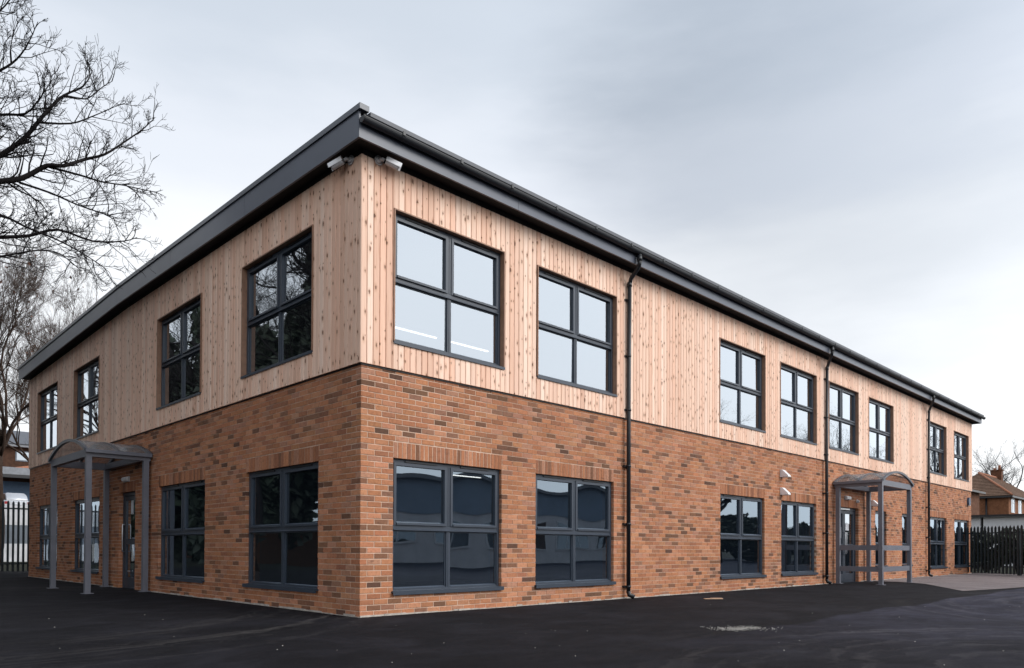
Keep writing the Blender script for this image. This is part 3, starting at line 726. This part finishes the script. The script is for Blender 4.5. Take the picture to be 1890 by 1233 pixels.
# ------------------------------------------------------------------ entrance canopies
def canopy(F, u0, u1, depth, top, apex, rails, label):
    W = u1-u0; a = .10
    t = wall_thing('entrance_canopy', label, 'canopy', F, (u0+u1)/2, 0, 0, 'arched entrance canopies')
    S = M['steel']; bt = .145
    for sx in (-1, 1):
        for yy in (-depth+a/2, -.06-a/2):
            x = sx*(W/2-a/2)
            m = MB(); m.box(x-a/2, yy-a/2, 0.0, x+a/2, yy+a/2, top-bt); p = m.build('post', S, t)
            m = MB(); m.box(x-.095, yy-.095, .001, x+.095, yy+.095, .013); m.build('base_plate', S, p)
    for sx in (-1, 1):
        m = MB(); x = sx*(W/2-a/2); m.box(x-a/2-.002, -depth+a+.001, top-bt, x+a/2+.002, -.03, top); m.build('side_beam', S, t)
        m = MB(); x = sx*(W/2+.035); m.box(x-.032, -depth-.03, top-.07, x+.032, -.02, top-.004); m.build('gutter', S, t)
    m = MB(); m.box(-W/2-.003, -depth, top-bt-.002, W/2+.003, -depth+a, top); m.build('front_beam', S, t)
    m = MB(); m.box(-W/2+a+.003, -.06-a, top-bt+.01, W/2-a-.003, -.06, top-.01); m.build('rear_beam', S, t)
    # arch
    hw = W/2+.05; rise = apex-top; Rr = (hw*hw+rise*rise)/(2*rise); zc = apex-Rr; th = math.asin(hw/Rr); n = 16
    def arc(y, r): return [(r*math.sin(-th+2*th*k/n), y, zc+r*math.cos(-th+2*th*k/n)) for k in range(n+1)]
    yf, yb = -depth-.05, -.015; ym = (yf+yb)/2
    for y0, y1 in ((yf, ym), (ym, yb)):
        m = MB(); A, B, C_, D = arc(y0+.002, Rr-.006), arc(y1-.002, Rr-.006), arc(y0+.002, Rr), arc(y1-.002, Rr); k = n+1
        m.add(A+B+C_+D, [(i, i+1, k+i+1, k+i) for i in range(n)]+[(2*k+i, 3*k+i, 3*k+i+1, 2*k+i+1) for i in range(n)]+[(i, 2*k+i, 2*k+i+1, i+1) for i in range(n)]+[(k+i, k+i+1, 3*k+i+1, 3*k+i) for i in range(n)], None, True)
        m.build('roof_panel', M['poly'], t)
    for y0 in (yf+.03, ym, yb-.03):
        m = MB(); k = n+1
        A = [arc(y0-.028, Rr-.045), arc(y0+.028, Rr-.045), arc(y0+.028, Rr+.008), arc(y0-.028, Rr+.008)]
        V = A[0]+A[1]+A[2]+A[3]
        fs = [(q*k+i, q*k+i+1, ((q+1) % 4)*k+i+1, ((q+1) % 4)*k+i) for q in range(4) for i in range(n)]+[(0, k, 2*k, 3*k), (n, 3*k+n, 2*k+n, k+n)]
        m.add(V, fs); m.build('rib', M['cap'], t)
    if rails:
        for z0, z1 in ((.90, 1.035), (.34, .475)):
            m = MB(); x = -W/2+a/2; m.box(x-.025, -depth+a+.001, z0, x+.025, -.06-a-.001, z1); m.build('side_rail', S, t)
            m = MB(); m.box(-W/2+a+.001, -depth+.025, z0, W/2-a-.001, -depth+.075, z1); m.build('front_rail', S, t)
    return t
canopy('L', 7.42, 10.02, 1.22, 2.78, 3.07, False, 'arched grey steel canopy on four posts over the single door on the shaded side')
canopy('R', 15.27, 17.62, 1.22, 2.74, 3.02, True, 'arched grey steel canopy with side rails over the double doors on the long side')

# ------------------------------------------------------------------ fences
def fence(name, label, p0, p1, H, mat, sp=.155, w2=.036):
    p0, p1 = Vector((*p0, 0)), Vector((*p1, 0)); d = (p1-p0); Ln = d.length; ang = math.atan2(d.y, d.x)
    t = thing(name, label, 'fence', p0, ang)
    q = MB(); e = .012
    sec = [(-w2, .0), (-w2*.45, e), (w2*.45, e), (w2, 0)]
    V = [(x, y, .05) for x, y in sec]+[(x, y, H-.09) for x, y in sec]+[(-.030, .004, H-.05), (0, e*.7, H), (.030, .004, H-.05)]
    V2 = [(x, y-.004, z) for x, y, z in V]; k = len(V)
    fr = [(0, 1, 5, 4), (1, 2, 6, 5), (2, 3, 7, 6), (4, 5, 9, 8), (5, 6, 9), (6, 7, 10, 9)]
    q.add(V+V2, fr+[tuple(i+k for i in reversed(f)) for f in fr]); me = q.mesh('pale', mat)
    n = int(Ln/sp)
    for i in range(n): o = link('pale', me, t, (.08+i*sp, -.035, rng.gauss(0, .006)))
    for z in (.32, H-.27):
        m = MB(); m.box(0, -.02, z-.025, Ln, .02, z+.025); m.build('rail', mat, t)
    x = 0
    while x < Ln+.1:
        m = MB(); m.box(x-.05, .022, 0, x+.05, .12, H-.12); m.build('post', mat, t); x += 2.75
    return t
fence('palisade_fence', 'black steel palisade fence left of the building with a white banded wall behind', (4.6, 21.6), (-3.5, 21.6), 2.5, M['palisade'])
fence('palisade_fence', 'dark green steel palisade fence at the far right end of the building', (28.9, .55), (24.8, -6.4), 1.86, M['palisade_r'], .150, .048)

# ------------------------------------------------------------------ trees
class Tree:
    def __init__(s, seed): s.r = random.Random(seed); s.wood = MB(); s.twig = MB(); s.ends = []
    def limb(s, pts, r0, r1, mb=None, n=6):
        k = len(pts); (mb or s.wood).tube(pts, [r0+(r1-r0)*i/(k-1) for i in range(k)], n, True)
    def grow(s, p, d, length, rad, level, maxl, up_=.12, spread=.75, dens=1.0, wig=.16):
        r = s.r; d = d.normalized(); seg = max(3, int(length/(.34 if level < 2 else .16 if level < 3 else .1)))
        seg = min(seg, 9); pts = [p.copy()]; step = length/seg; q = p.copy(); dirs = []
        for i in range(seg):
            d = (d+Vector((r.gauss(0, wig), r.gauss(0, wig), r.gauss(0, wig)+up_*.5))).normalized()
            q = q+d*step; pts.append(q.copy()); dirs.append(d.copy())
        rend = rad*.45
        s.limb(pts, rad, max(rend, .0028), s.wood if level <= 1 else s.twig, 6 if level <= 1 else (4 if level == 2 else 3))
        if level >= maxl: s.ends.append(pts[-1]); return
        nb = int(round(dens*(r.uniform(3, 5) if level < 1 else r.uniform(4, 6.5))))
        for b in range(nb):
            f = r.uniform(.22, .98) if b else 1.0
            i = min(int(f*seg), seg-1); base = pts[i]+(pts[i+1]-pts[i])*(f*seg-i if f < 1 else 1)
            ax = dirs[i].orthogonal().normalized(); ax.rotate(Matrix.Rotation(r.uniform(0, 2*math.pi), 3, dirs[i]))
            nd = (dirs[i]+ax*spread*r.uniform(.6, 1.25)+Vector((0, 0, up_))).normalized()
            s.grow(base, nd, length*r.uniform(.42, .68)*(1.1-.3*f), max(rad*(1-.5*f)*.58, .0034), level+1, maxl, up_, spread, dens, wig)
    def done(s, name, label, mat, loc=(0, 0, 0), group=None, mat2=None):
        t = thing(name, label, 'tree', loc, 0, group)
        s.wood.build('trunk', mat, t); s.twig.build('crown', mat2 or mat, t); return t
def std_tree(seed, H, r, maxl=4, trunk=.28, nl=7, spread=.7, dens=1., up_=.1):
    T = Tree(seed); q = Vector((0, 0, -.05)); pts = [q.copy()]
    h = H*.38
    for i in range(5): q = q+Vector((T.r.gauss(0, .07), T.r.gauss(0, .07), h/5)); pts.append(q.copy())
    T.limb(pts, r, r*.66, n=10)
    for k in range(nl):
        a = k*2.4+T.r.uniform(-.4, .4); b = pts[-1] if k < nl-3 else pts[-2]+(pts[-1]-pts[-2])*T.r.random()
        tilt = T.r.uniform(.25, .85) if k else .05
        T.grow(b, Vector((math.cos(a)*tilt, math.sin(a)*tilt, 1)), H*T.r.uniform(.36, .46), r*.45, 0, maxl, up_, spread, dens)
    return T
# tree with its trunk beyond the left edge: long black limbs reach over in front of the gable
T = Tree(12); base = Vector((-5.55, 9.1, 0))
q = base.copy(); tp = [q.copy()]
for i in range(8): q = q+Vector((T.r.gauss(.02, .05), T.r.gauss(0, .05), 1.05)); tp.append(q.copy())
T.limb([p-base for p in tp], .30, .15, n=10)
def unpx(x, y, d):
    v = fwd+rt*((x-879.22)/1357.93)+up*((996.71-y)/1357.93); return CAM+v*d
LIMBS = [([(-150, 345), (-60, 318), (0, 287), (46, 254), (86, 206), (118, 176), (153, 160), (171, 130)], 12.2, 12.9, .062, 5),
 ([(-210, 372), (-80, 345), (0, 335), (43, 328), (86, 306), (118, 306), (157, 294), (193, 285), (228, 263), (264, 238), (286, 217)], 12.2, 13.6, .060, 4),
 ([(90, 308), (150, 324), (186, 335), (228, 342), (278, 353)], 12.7, 12.2, .020, 4),
 ([(36, 337), (93, 356), (143, 378), (193, 395), (215, 402)], 12.4, 11.7, .020, 4),
 ([(-170, 470), (-60, 440), (0, 438), (54, 435), (107, 424), (171, 445), (228, 445), (253, 438)], 12.3, 13.2, .045, 4),
 ([(-140, 250), (-60, 226), (0, 212), (46, 210), (71, 185), (95, 150)], 12.2, 11.6, .036, 6),
 ([(-150, 420), (-70, 402), (0, 398), (50, 420), (100, 440), (150, 466), (180, 486)], 12.1, 11.4, .034, 4),
 ([(72, 226), (130, 228), (170, 215), (214, 196)], 12.6, 13.2, .018, 3),
 ([(118, 176), (150, 182), (165, 180), (190, 160), (207, 150)], 12.7, 13.3, .015, 3),
 ([(-120, 180), (-50, 150), (0, 130), (30, 110), (52, 80), (70, 40)], 12.2, 11.9, .034, 5),
 ([(-120, 480), (-30, 478), (20, 470), (70, 462), (110, 468), (150, 500)], 12.0, 12.6, .024, 4),
 ([(-160, 90), (-80, 60), (-10, 30), (40, -30)], 12.2, 12.4, .040, 4)]
for pts, d0, d1, r0, dens in LIMBS:
    P = [unpx(x, y, d0+(d1-d0)*(i/(len(pts)-1))**1.2+T.r.gauss(0, .06))-base for i, (x, y) in enumerate(pts)]
    if pts[0][0] < -100:
        o = min(tp, key=lambda p: abs(p.z-(P[0].z+base.z)*.80))-base; P = [o]+P
    # smooth the limb
    Q = []
    for i in range(len(P)-1):
        for k in range(3):
            t_ = k/3; p0 = P[max(i-1, 0)]; p1 = P[i]; p2 = P[i+1]; p3 = P[min(i+2, len(P)-1)]
            Q.append(.5*((2*p1)+(p2-p0)*t_+(2*p0-5*p1+4*p2-p3)*t_*t_+(3*p1-p0-3*p2+p3)*t_**3))
    Q.append(P[-1]); T.limb(Q, r0*1.05, .005, n=6)
    cum = 0
    for i in range(3, len(Q)-1):
        seg = Q[i+1]-Q[i]; cum += seg.length*dens*2.5
        while cum > 0:
            cum -= 1; f = i/(len(Q)-1); dr = seg.normalized()
            ax = dr.orthogonal().normalized(); ax.rotate(Matrix.Rotation(T.r.uniform(0, 6.283), 3, dr))
            nd = dr*T.r.uniform(.55, 1.0)+ax*.75+Vector((0, 0, .16))
            T.grow(Q[i]+seg*T.r.random(), nd, T.r.uniform(.35, 1.0)*(1.15-.75*f), max(r0*(1-f)*.42, .0085), 2, 4, .10, .85, .78, .22)
tA = T.done('bare_tree', 'bare tree with long black limbs reaching in from the upper left edge', M['bark_dark'], base)
# brown twiggy tree behind the left fence with a few dead leaves left
T = std_tree(23, 12.6, .125, 4, nl=11, spread=.62, dens=1.35, up_=.14)
tB = T.done('bare_tree', 'brown twiggy tree behind the left fence with a few dead leaves hanging on', M['bark_brown'], (.45, 25.2, 0))
lm = MB(); r_ = random.Random(5)
ends = [e for e in T.ends if e.z > 8.2 and e.x > -1.5]
for e in r_.sample(ends, min(len(ends), 240)):
    s = r_.uniform(.05, .11); a = Vector((r_.gauss(0, 1), r_.gauss(0, 1), r_.gauss(0, .5))).normalized()*s; b = Vector((r_.gauss(0, 1), r_.gauss(0, 1), r_.gauss(0, 1))).normalized()*s*.6
    lm.add([e-Vector((0, 0, .02)), e+a*.5+b-Vector((0, 0, s*.6)), e+a-Vector((0, 0, s)), e+a*.5-b-Vector((0, 0, s*.6))], [(0, 1, 2, 3)])
lo = lm.build('dead_leaves', M['leaf_brown'], tB, kind='stuff')
tB['group'] = 'brown twiggy trees behind the left fence'
tE = copy_tree(tB); tE.location = (3.5, 33, 0); tE.rotation_euler = (0, 0, 2.2); tE.scale = (1.05, 1.05, 1.0)
tE['label'] = 'second brown twiggy tree, standing further back beside the gable corner'
T = std_tree(31, 13.6, .20, 4, nl=7, spread=.8, dens=.85)
tC = T.done('bare_tree', 'grey bare tree whose top just shows above the far end of the gable roof', M['bark_brown'], (5.6, 30.5, 0))
T = std_tree(47, 16.6, .34, 4, nl=10, spread=.85, dens=1.0)
T.done('bare_tree', 'pale bare tree spreading behind the tiled house on the right', M['bark_far'], (124, 18.5, 0))
T = std_tree(53, 13, .3, 4, nl=9, spread=.8, dens=.95)
tD = T.done('bare_tree', 'tall bare tree across the yard, seen only mirrored in the upper windows', M['bark_dark'], (46, -12.5, 0), 'bare trees along the yard mirrored in the windows')
tD.scale = (.74, .74, .74)
for k, (x, y_, a, s) in enumerate([(35, -14, 1.1, .66), (57, -10.5, 2.3, .70), (66, -11, 3.7, .95), (80, -8, 5.0, 1.1), (41, -10.0, 4.1, .56), (-10, 15, .6, 1.05), (-9, 21, 1.9, .95), (-11, 27, 3.0, 1.1), (-9, 33, 4.4, 1.0), (-11, 10, 5.2, .9), (-9.5, 39, 2.4, 1.1)]):
    c = copy_tree(tD); c.location = (x, y_, 0); c.rotation_euler = (0, 0, a); c.scale = (s, s, s)
    c['label'] = tD['label'] if k < 5 else 'tall bare tree facing the gable side, seen only mirrored in its windows'
    c['group'] = tD['group'] if k < 5 else 'bare trees facing the gable mirrored in its windows'

def shrub(name, label, cat, loc, sx, sy, h, n, seed, mat, group=None, leaf_s=.10):
    r = random.Random(seed); t = thing(name, label, cat, loc, 0, group)
    m = MB()
    for k in range(9):
        a = r.uniform(0, 6.28); e = Vector((math.cos(a)*sx*.4*r.random(), math.sin(a)*sy*.4*r.random(), h*r.uniform(.6, .95)))
        m.tube([(0, 0, 0), e*.5+Vector((r.gauss(0, .1), r.gauss(0, .1), 0)), e], [.04, .025, .008], 5)
    m.build('stems', M['bark_dark'], t)
    m = MB()
    lobes = [(r.uniform(-.75, .75)*sx, r.uniform(-.75, .75)*sy, r.uniform(.25, .8)*h, r.uniform(.35, .6)) for _ in range(14)]
    for k in range(n):
        lx, ly, lz, lr = r.choice(lobes); v = Vector((r.gauss(0, 1), r.gauss(0, 1), r.gauss(0, 1))).normalized()*lr*r.uniform(.55, 1)
        p = Vector((lx+v.x*sx*.7, ly+v.y*sy*.7, max(.05, lz+v.z*h*.5)))
        s = leaf_s*r.uniform(.6, 1.4); a = Vector((r.gauss(0, 1), r.gauss(0, 1), r.gauss(0, 1))).normalized()*s; b = a.orthogonal().normalized()*s*.5
        m.add([p-a, p+b, p+a, p-b], [(0, 1, 2, 3)])
    m.build('foliage', mat, t, kind='stuff'); return t
shrub('evergreen_shrub', 'dark ivy covered shrub behind the right palisade fence', 'shrub', (30.2, -1.3, 0), 1.5, 1.7, 1.8, 7000, 3, M['leaf_dark'])
shrub('evergreen_shrub', 'dark evergreen shrub further right behind the green palisade fence', 'shrub', (29.2, -4.6, 0), 1.6, 2.0, 1.8, 7000, 4, M['leaf_dark'])
for k, (x, y_, h) in enumerate([(-11, 9, 13.), (-11.5, 15.5, 16.), (-11, 22, 14.), (-12, 29, 15.5), (-11, 36, 14.)]):
    shrub('evergreen_tree', 'tall dark evergreen facing the gable, seen only mirrored in its windows', 'tree', (x, y_, 0), 2.6, 4.4, h, 17000, 60+k, M['leaf_dark'], 'tall evergreens mirrored in the gable windows', .34)
for k, (x, y_, h) in enumerate([(43, -19, 3.2), (52, -19.5, 3.6), (61, -19, 3.0), (70, -18, 3.4), (80, -16, 3.4)]):
    shrub('evergreen_hedge', 'dark evergreen hedge across the yard, seen only mirrored in the ground floor glass', 'hedge', (x, y_, 0), 6.0, 1.6, h, 6000, 80+k, M['leaf_dark'], 'evergreen hedge mirrored in the ground floor glass', .24)

bw = thing('added_dark_wall', 'long dark brick wall facing the gable, added out of view to darken its ground floor reflections', 'wall', (-17.5, 6, 0))  # added wall out of view, keeps pale sky out of the lower panes
m = MB(); m.box(-.25, 0, 0, 0, 76, 2.5); m.build('brick_panel', M['housebrick_dark'], bw)
m = MB(); m.box(-.30, -.05, 2.5, .05, 76.05, 2.58); m.build('coping', M['lead'], bw)
# ------------------------------------------------------------------ background buildings, right
def hip_roof(mb, x0, x1, y0, y1, z, zr, ins, ov=.35):
    # ridge along x, hipped at x0
    a, b, c, d = (x0-ov, y0-ov, z), (x1+ov, y0-ov, z), (x1+ov, y1+ov, z), (x0-ov, y1+ov, z)
    ym = (y0+y1)/2; e, f = (x0+ins, ym, zr), (x1-ins, ym, zr)
    mb.add([a, b, c, d, e, f], [(0, 1, 5, 4), (1, 2, 5), (2, 3, 4, 5), (3, 0, 4), (3, 2, 1, 0)])
def tile_rows(parent, x0, x1, y0, y1, z, zr, ins, ov=.35, n=16):
    # thin courses of tiles laid over the hipped end and the front slope
    m = MB(); ym = (y0+y1)/2
    A, B, C_, D = Vector((x0-ov, y0-ov, z)), Vector((x1+ov, y0-ov, z)), Vector((x0-ov, y1+ov, z)), None
    E = Vector((x0+ins, ym, zr)); F_ = Vector((x1-ins, ym, zr))
    for lo0, lo1, hi0, hi1 in ((C_, A, E, E), (A, B, E, F_)):
        nrm = (lo1-lo0).cross(hi0-lo0).normalized()
        for k in range(n):
            t0, t1 = k/n, (k+1)/n
            p = [lo0.lerp(hi0, t0), lo1.lerp(hi1, t0), lo1.lerp(hi1, t1), lo0.lerp(hi0, t1)]
            q = [p[0]+nrm*.07, p[1]+nrm*.07, p[2]+nrm*.02, p[3]+nrm*.02]
            m.add([p[0], p[1]]+q, [(0, 1, 3, 2), (2, 3, 4, 5)])
    return m.build('roof_tiles', M['tile'], parent, kind='stuff')
h = thing('house', 'brick semi-detached house with hipped brown tile roof and white windows beyond the right fence', 'house', (85.5, 9.7, 0))
m = MB(); m.box(0, 0, 0, 16, 6.6, 6.6); m.build('wall', M['housebrick'], h)
m = MB(); hip_roof(m, 0, 16, 0, 6.6, 6.6, 9.35, 3.3); rf = m.build('roof', M['tile'], h); tile_rows(rf, 0, 16, 0, 6.6, 6.6, 9.35, 3.3)
m = MB(); m.tube([(-.36, -.36, 6.66), (3.3, 3.3, 9.42)], .11, 8); m.tube([(3.3, 3.3, 9.42), (12.7, 3.3, 9.42)], .11, 8); m.build('ridge_tiles', M['terracotta'], rf)
m = MB(); m.box(10.9, 2.8, 8.6, 11.7, 3.8, 10.2); m.box(10.82, 2.72, 10.2, 11.78, 3.88, 10.32); ch = m.build('chimney', M['housebrick_dark'], rf)
for yy in (3.05, 3.52):
    m = MB(); m.tube([(11.3, yy, 10.32), (11.3, yy, 10.8 if yy < 3.2 else 10.5), (11.3, yy, 10.86 if yy < 3.2 else 10.56)], [.16, .13, .16], 10); m.build('chimney_pot', M['terracotta'], h)
m = MB(); m.box(-.42, -.42, 6.40, 16.4, -.34, 6.58); m.box(-.42, -.34, 6.40, -.34, 7.0, 6.58); m.build('gutter', M['black'], h)
m = MB(); m.tube([(-.1, 1.9, 6.45), (-.1, 1.9, 0)], .09, 8); m.build('downpipe', M['black'], h)
for x in (1.0, 4.2, 7.4, 11.0):
    for z in (4.9, 1.2):
        f = MB(); w_ = 1.5; hh = 1.5
        f.box(x, -.05, z, x+.09, -.001, z+hh); f.box(x+w_-.09, -.05, z, x+w_, -.001, z+hh); f.box(x+.09, -.05, z, x+w_-.09, -.001, z+.09); f.box(x+.09, -.05, z+hh-.09, x+w_-.09, -.001, z+hh); f.box(x+w_/2-.04, -.05, z+.09, x+w_/2+.04, -.001, z+hh-.09); f.box(x+.09, -.05, z+1.0, x+w_-.09, -.002, z+1.06)
        wn = f.build('window', M['pvc'], h)
        g = MB(); g.box(x+.09, -.02, z+.09, x+w_-.09, -.003, z+hh-.09); g.build('pane', M['glass'], wn)
h2 = thing('house', 'small dark brick house showing beside the far school corner, in front of the hipped house', 'house', (60.0, 7.9, 0))
m = MB(); m.box(0, 0, 0, 6, 7, 5.75); m.build('wall', M['housebrick_dark'], h2)
m = MB(); hip_roof(m, 0, 6, 0, 7, 5.75, 7.4, 3.0, .3); r2 = m.build('roof', M['tile'], h2); tile_rows(r2, 0, 6, 0, 7, 5.75, 7.4, 3.0, .3, 10)
m = MB(); m.box(-.38, -.38, 5.58, 6.3, -.31, 5.73); m.build('gutter', M['black'], h2)
gsh = thing('garage', 'white walled flat roofed garage behind the green palisade fence', 'garage', (47.5, 0.2, 0))
for y0 in (.9, 3.55, 6.2):
    m = MB(); m.box(0, y0, 0, 6, y0+2.5, 2.95); m.build('wall', M['pvc'], gsh)
m = MB(); m.box(.2, .9, 0, 5.8, 8.6, 2.9); m.build('dark_core', M['black'], gsh)
m = MB(); m.box(-.35, .65, 2.952, 6.2, 9, 3.07); m.build('flat_roof', M['lead'], gsh)
m = MB(); m.box(-.40, .6, 2.99, -.352, 9, 3.09); m.build('roof_edge', M['black'], gsh)

# ------------------------------------------------------------------ background, left
rw = thing('retaining_wall', 'white retaining wall with a grey middle band behind the left palisade fence', 'wall', (-14, 45.0, 0))
m = MB(); m.box(0, 0, 0, 40, .3, 1.12); m.build('lower_band', M['rend_white'], rw)
m = MB(); m.box(0, .03, 1.12, 40, .3, 2.28); m.build('middle_band', M['rend_grey'], rw)
m = MB(); m.box(0, 0, 2.28, 40, .3, 3.40); m.build('upper_band', M['rend_white'], rw)
m = MB(); m.box(-14, 45.31, -.01, 26, 100, 3.30); m.build('raised_car_park', M['old'], kind='structure')
lb = thing('building', 'dark brick building with blue wall and flat canopy behind the left fence', 'building', (-10, 66, 3.3))
m = MB(); m.box(0, 0, 0, 44, 10, 6.3); m.build('wall', M['housebrick_old'], lb)
m = MB(); m.box(17.6, -.06, 0, 44, -.001, 3.3); m.build('blue_panel', M['bluewall'], lb)
m = MB(); m.box(17.2, -2.4, 3.72, 44, -.001, 4.32); m.build('canopy', M['lead'], lb)
m = MB(); m.box(17.0, -2.42, 3.45, 44, -2.2, 3.72); m.build('canopy_edge', M['black'], lb)
m = MB(); m.prism([(18.4, -2.0, 4.33), (24.5, -2.0, 4.33), (24.5, -2.0, 4.55), (22.0, -2.0, 4.85), (20.5, -2.0, 4.75)], (0, 1.6, 0)); m.build('rooflight', M['terracotta'], lb)
m = MB(); m.box(16.6, -2.3, 0, 17.0, -1.9, 4.3); m.build('post', M['terracotta'], lb)
m = MB(); m.box(-.3, -.5, 6.3, 44.3, 10.3, 6.55); m.build('eaves_board', M['lead'], lb)
m = MB(); m.prism([(-.4, -.6, 6.55), (-.4, 10.4, 6.55), (-.4, 5, 8.4)], (45, 0, 0)); m.build('roof', M['roof'], lb)
for x in range(1, 42, 3):
    f = MB(); f.box(x, -.04, 4.75 if x < 16 else 5.1, x+1.4, -.001, 6.0); wn = f.build('window', M['rend_grey'], lb)
    g = MB(); g.box(x+.1, -.05, (4.75 if x < 16 else 5.1)+.1, x+1.3, -.041, 5.9); g.build('pane', M['glass'], wn)

# parked car on the raised car park, seen from behind over the wall
car = thing('parked_car', 'silver hatchback parked on the raised ground behind the left fence', 'car', (6.55, 52.5, 3.3), 0)
def loft(secs):
    m = MB(); k = len(secs[0]); m.v = [p for s in secs for p in s]
    for i in range(len(secs)-1):
        for j in range(k): m.f.append((i*k+j, i*k+(j+1) % k, (i+1)*k+(j+1) % k, (i+1)*k+j)); m.t.append((1, 1, 1)); m.sm.append(True)
    m.f.append(tuple(reversed(range(k)))); m.f.append(tuple((len(secs)-1)*k+j for j in range(k))); m.t += [(1, 1, 1)]*2; m.sm += [False]*2
    return m
def csec(y, w_, z0, z1, b=.1): return [(-w_+b, y, z0), (w_-b, y, z0), (w_, y, z0+b), (w_, y, z1-b), (w_-b, y, z1), (-w_+b, y, z1), (-w_, y, z1-b), (-w_, y, z0+b)]
loft([csec(0, .78, .38, .82), csec(.12, .85, .26, .92), csec(.9, .87, .22, .95), csec(3.0, .87, .22, .92), csec(3.7, .84, .24, .80), csec(3.95, .74, .36, .70)]).build('body', M['carpaint'], car)
loft([csec(.10, .66, .90, 1.0, .03), csec(.42, .64, .90, 1.40), csec(.8, .62, .90, 1.50), csec(1.9, .61, .90, 1.49), csec(2.5, .64, .90, 1.25), csec(2.95, .70, .88, .98, .03)]).build('cabin', M['carpaint'], car)
m = MB(); m.add([(-.54, .115, 1.01), (.54, .115, 1.01), (.48, .388, 1.36), (-.48, .388, 1.36)], [(0, 1, 2, 3)]); m.build('rear_window', M['glass_low'], car)
for s in (-1, 1):
    m = MB(); m.box(s*.70-.10, -.006, .66, s*.70+.10, .05, .84); m.build('tail_light', M['redlamp'], car)
    for yy in (.75, 3.15):
        m = MB(); m.tube([(s*.70, yy, .31), (s*.89, yy, .31)], .31, 18); wh = m.build('wheel', M['tyre'], car)
        m = MB(); m.tube([(s*.89, yy, .31), (s*.895, yy, .31)], .19, 14); m.build('rim', M['chrome'], wh)
    m = MB(); m.add([(s*.655, .55, 1.0), (s*.655, 2.4, 1.0), (s*.632, 1.95, 1.40), (s*.632, .8, 1.40)], [(0, 1, 2, 3)]); m.build('side_window', M['glass_low'], car)
m = MB(); m.box(-.62, -.03, .40, .62, .06, .56); m.build('bumper', M['greyplastic'], car)
m = MB(); m.box(-.26, -.012, .64, .26, .0, .76); m.build('number_plate', M['paper'], car)

# ------------------------------------------------------------------ hall across the yard (mirrored in the ground floor glass)
hl = thing('hall', 'pale blue clad hall across the yard, seen only mirrored in the ground floor windows', 'building', (8, -30, 0))
m = MB(); m.box(0, 0, 0, 42, 8, 2.9); m.build('lower_wall', M['rend_white'], hl)
m = MB(); m.box(-.05, .0, 2.9, 42.05, 8.05, 4.5); m.build('upper_wall', M['hallclad'], hl)
m = MB(); m.box(-.3, -.3, 4.5, 42.3, 8.4, 4.7); m.build('flat_roof', M['lead'], hl)
for k in range(11):
    x = 1.2+k*3.5; f = MB(); f.box(x, 8.001, .9, x+2.4, 8.07, 2.5); wn = f.build('window', M['pvc'], hl)
    g = MB(); g.box(x+.1, 8.071, 1.0, x+1.15, 8.08, 2.4); g.box(x+1.25, 8.071, 1.0, x+2.3, 8.08, 2.4); g.build('pane', M['glass_low'], wn)

# ------------------------------------------------------------------ loose bits on the tarmac
def chips(name, pts, smin, smax, seed, label_kind='stuff'):
    r = random.Random(seed); m = MB()
    for x, y_ in pts:
        s = r.uniform(smin, smax); z = .004 if name == 'stray_stones' else .006
        P = [Vector((r.gauss(0, .15)*s+s*math.cos(a)*r.uniform(.6, 1), s*math.sin(a)*r.uniform(.6, 1), zz)) for zz in (0, s*r.uniform(.5, .9)) for a in (0.2, 1.7, 3.2, 4.7)]
        m.add([p+Vector((x, y_, z)) for p in P], BOXF)
    o = m.build(name, M['stone'], kind=label_kind); return o
r = random.Random(9); pts = []
ax = Vector((.55, -.50)); bx_ = Vector((.26, .22))
ca = Vector((2.43, -3.91))
for k in range(650):
    u, v = r.gauss(0, .42), r.gauss(0, .36)
    v += .25*math.sin(u*3)
    p = ca+Vector((.19*u, -.21*u))*1.25+Vector((.24*v, .20*v))*1.0; pts.append((p.x, p.y))
o = chips('spilled_gravel', pts, .003, .0075, 2); tag(o, 'scatter of pale gravel spilled on the dark tarmac in front of the long side', 'gravel')
pts = []
for k in range(45):
    px, py = r.uniform(0, 1890), r.uniform(1085, 1233)
    v = fwd+rt*((px-879.22)/1357.93)+up*((996.71-py)/1357.93); t_ = -CAM.z/v.z; p = CAM+v*t_
    if (p.x > -.15 and p.y > -.12) or p.length > 20: continue
    pts.append((p.x, p.y))
o = chips('stray_stones', pts, .0035, .007, 3); tag(o, 'stray pale stones dotted over the dark tarmac', 'stones')
wd = MB(); wd.box(-.17, -.035, 0, .17, .035, .012); wd.box(-.05, -.03, .012, .16, .03, .020); o = wd.build('wood_offcut', M['trim_wood'], loc=(6.83, -1.15, .004), rotz=R(-36)); tag(o, 'thin pale offcut of board lying on the tarmac near the brick wall', 'offcut')
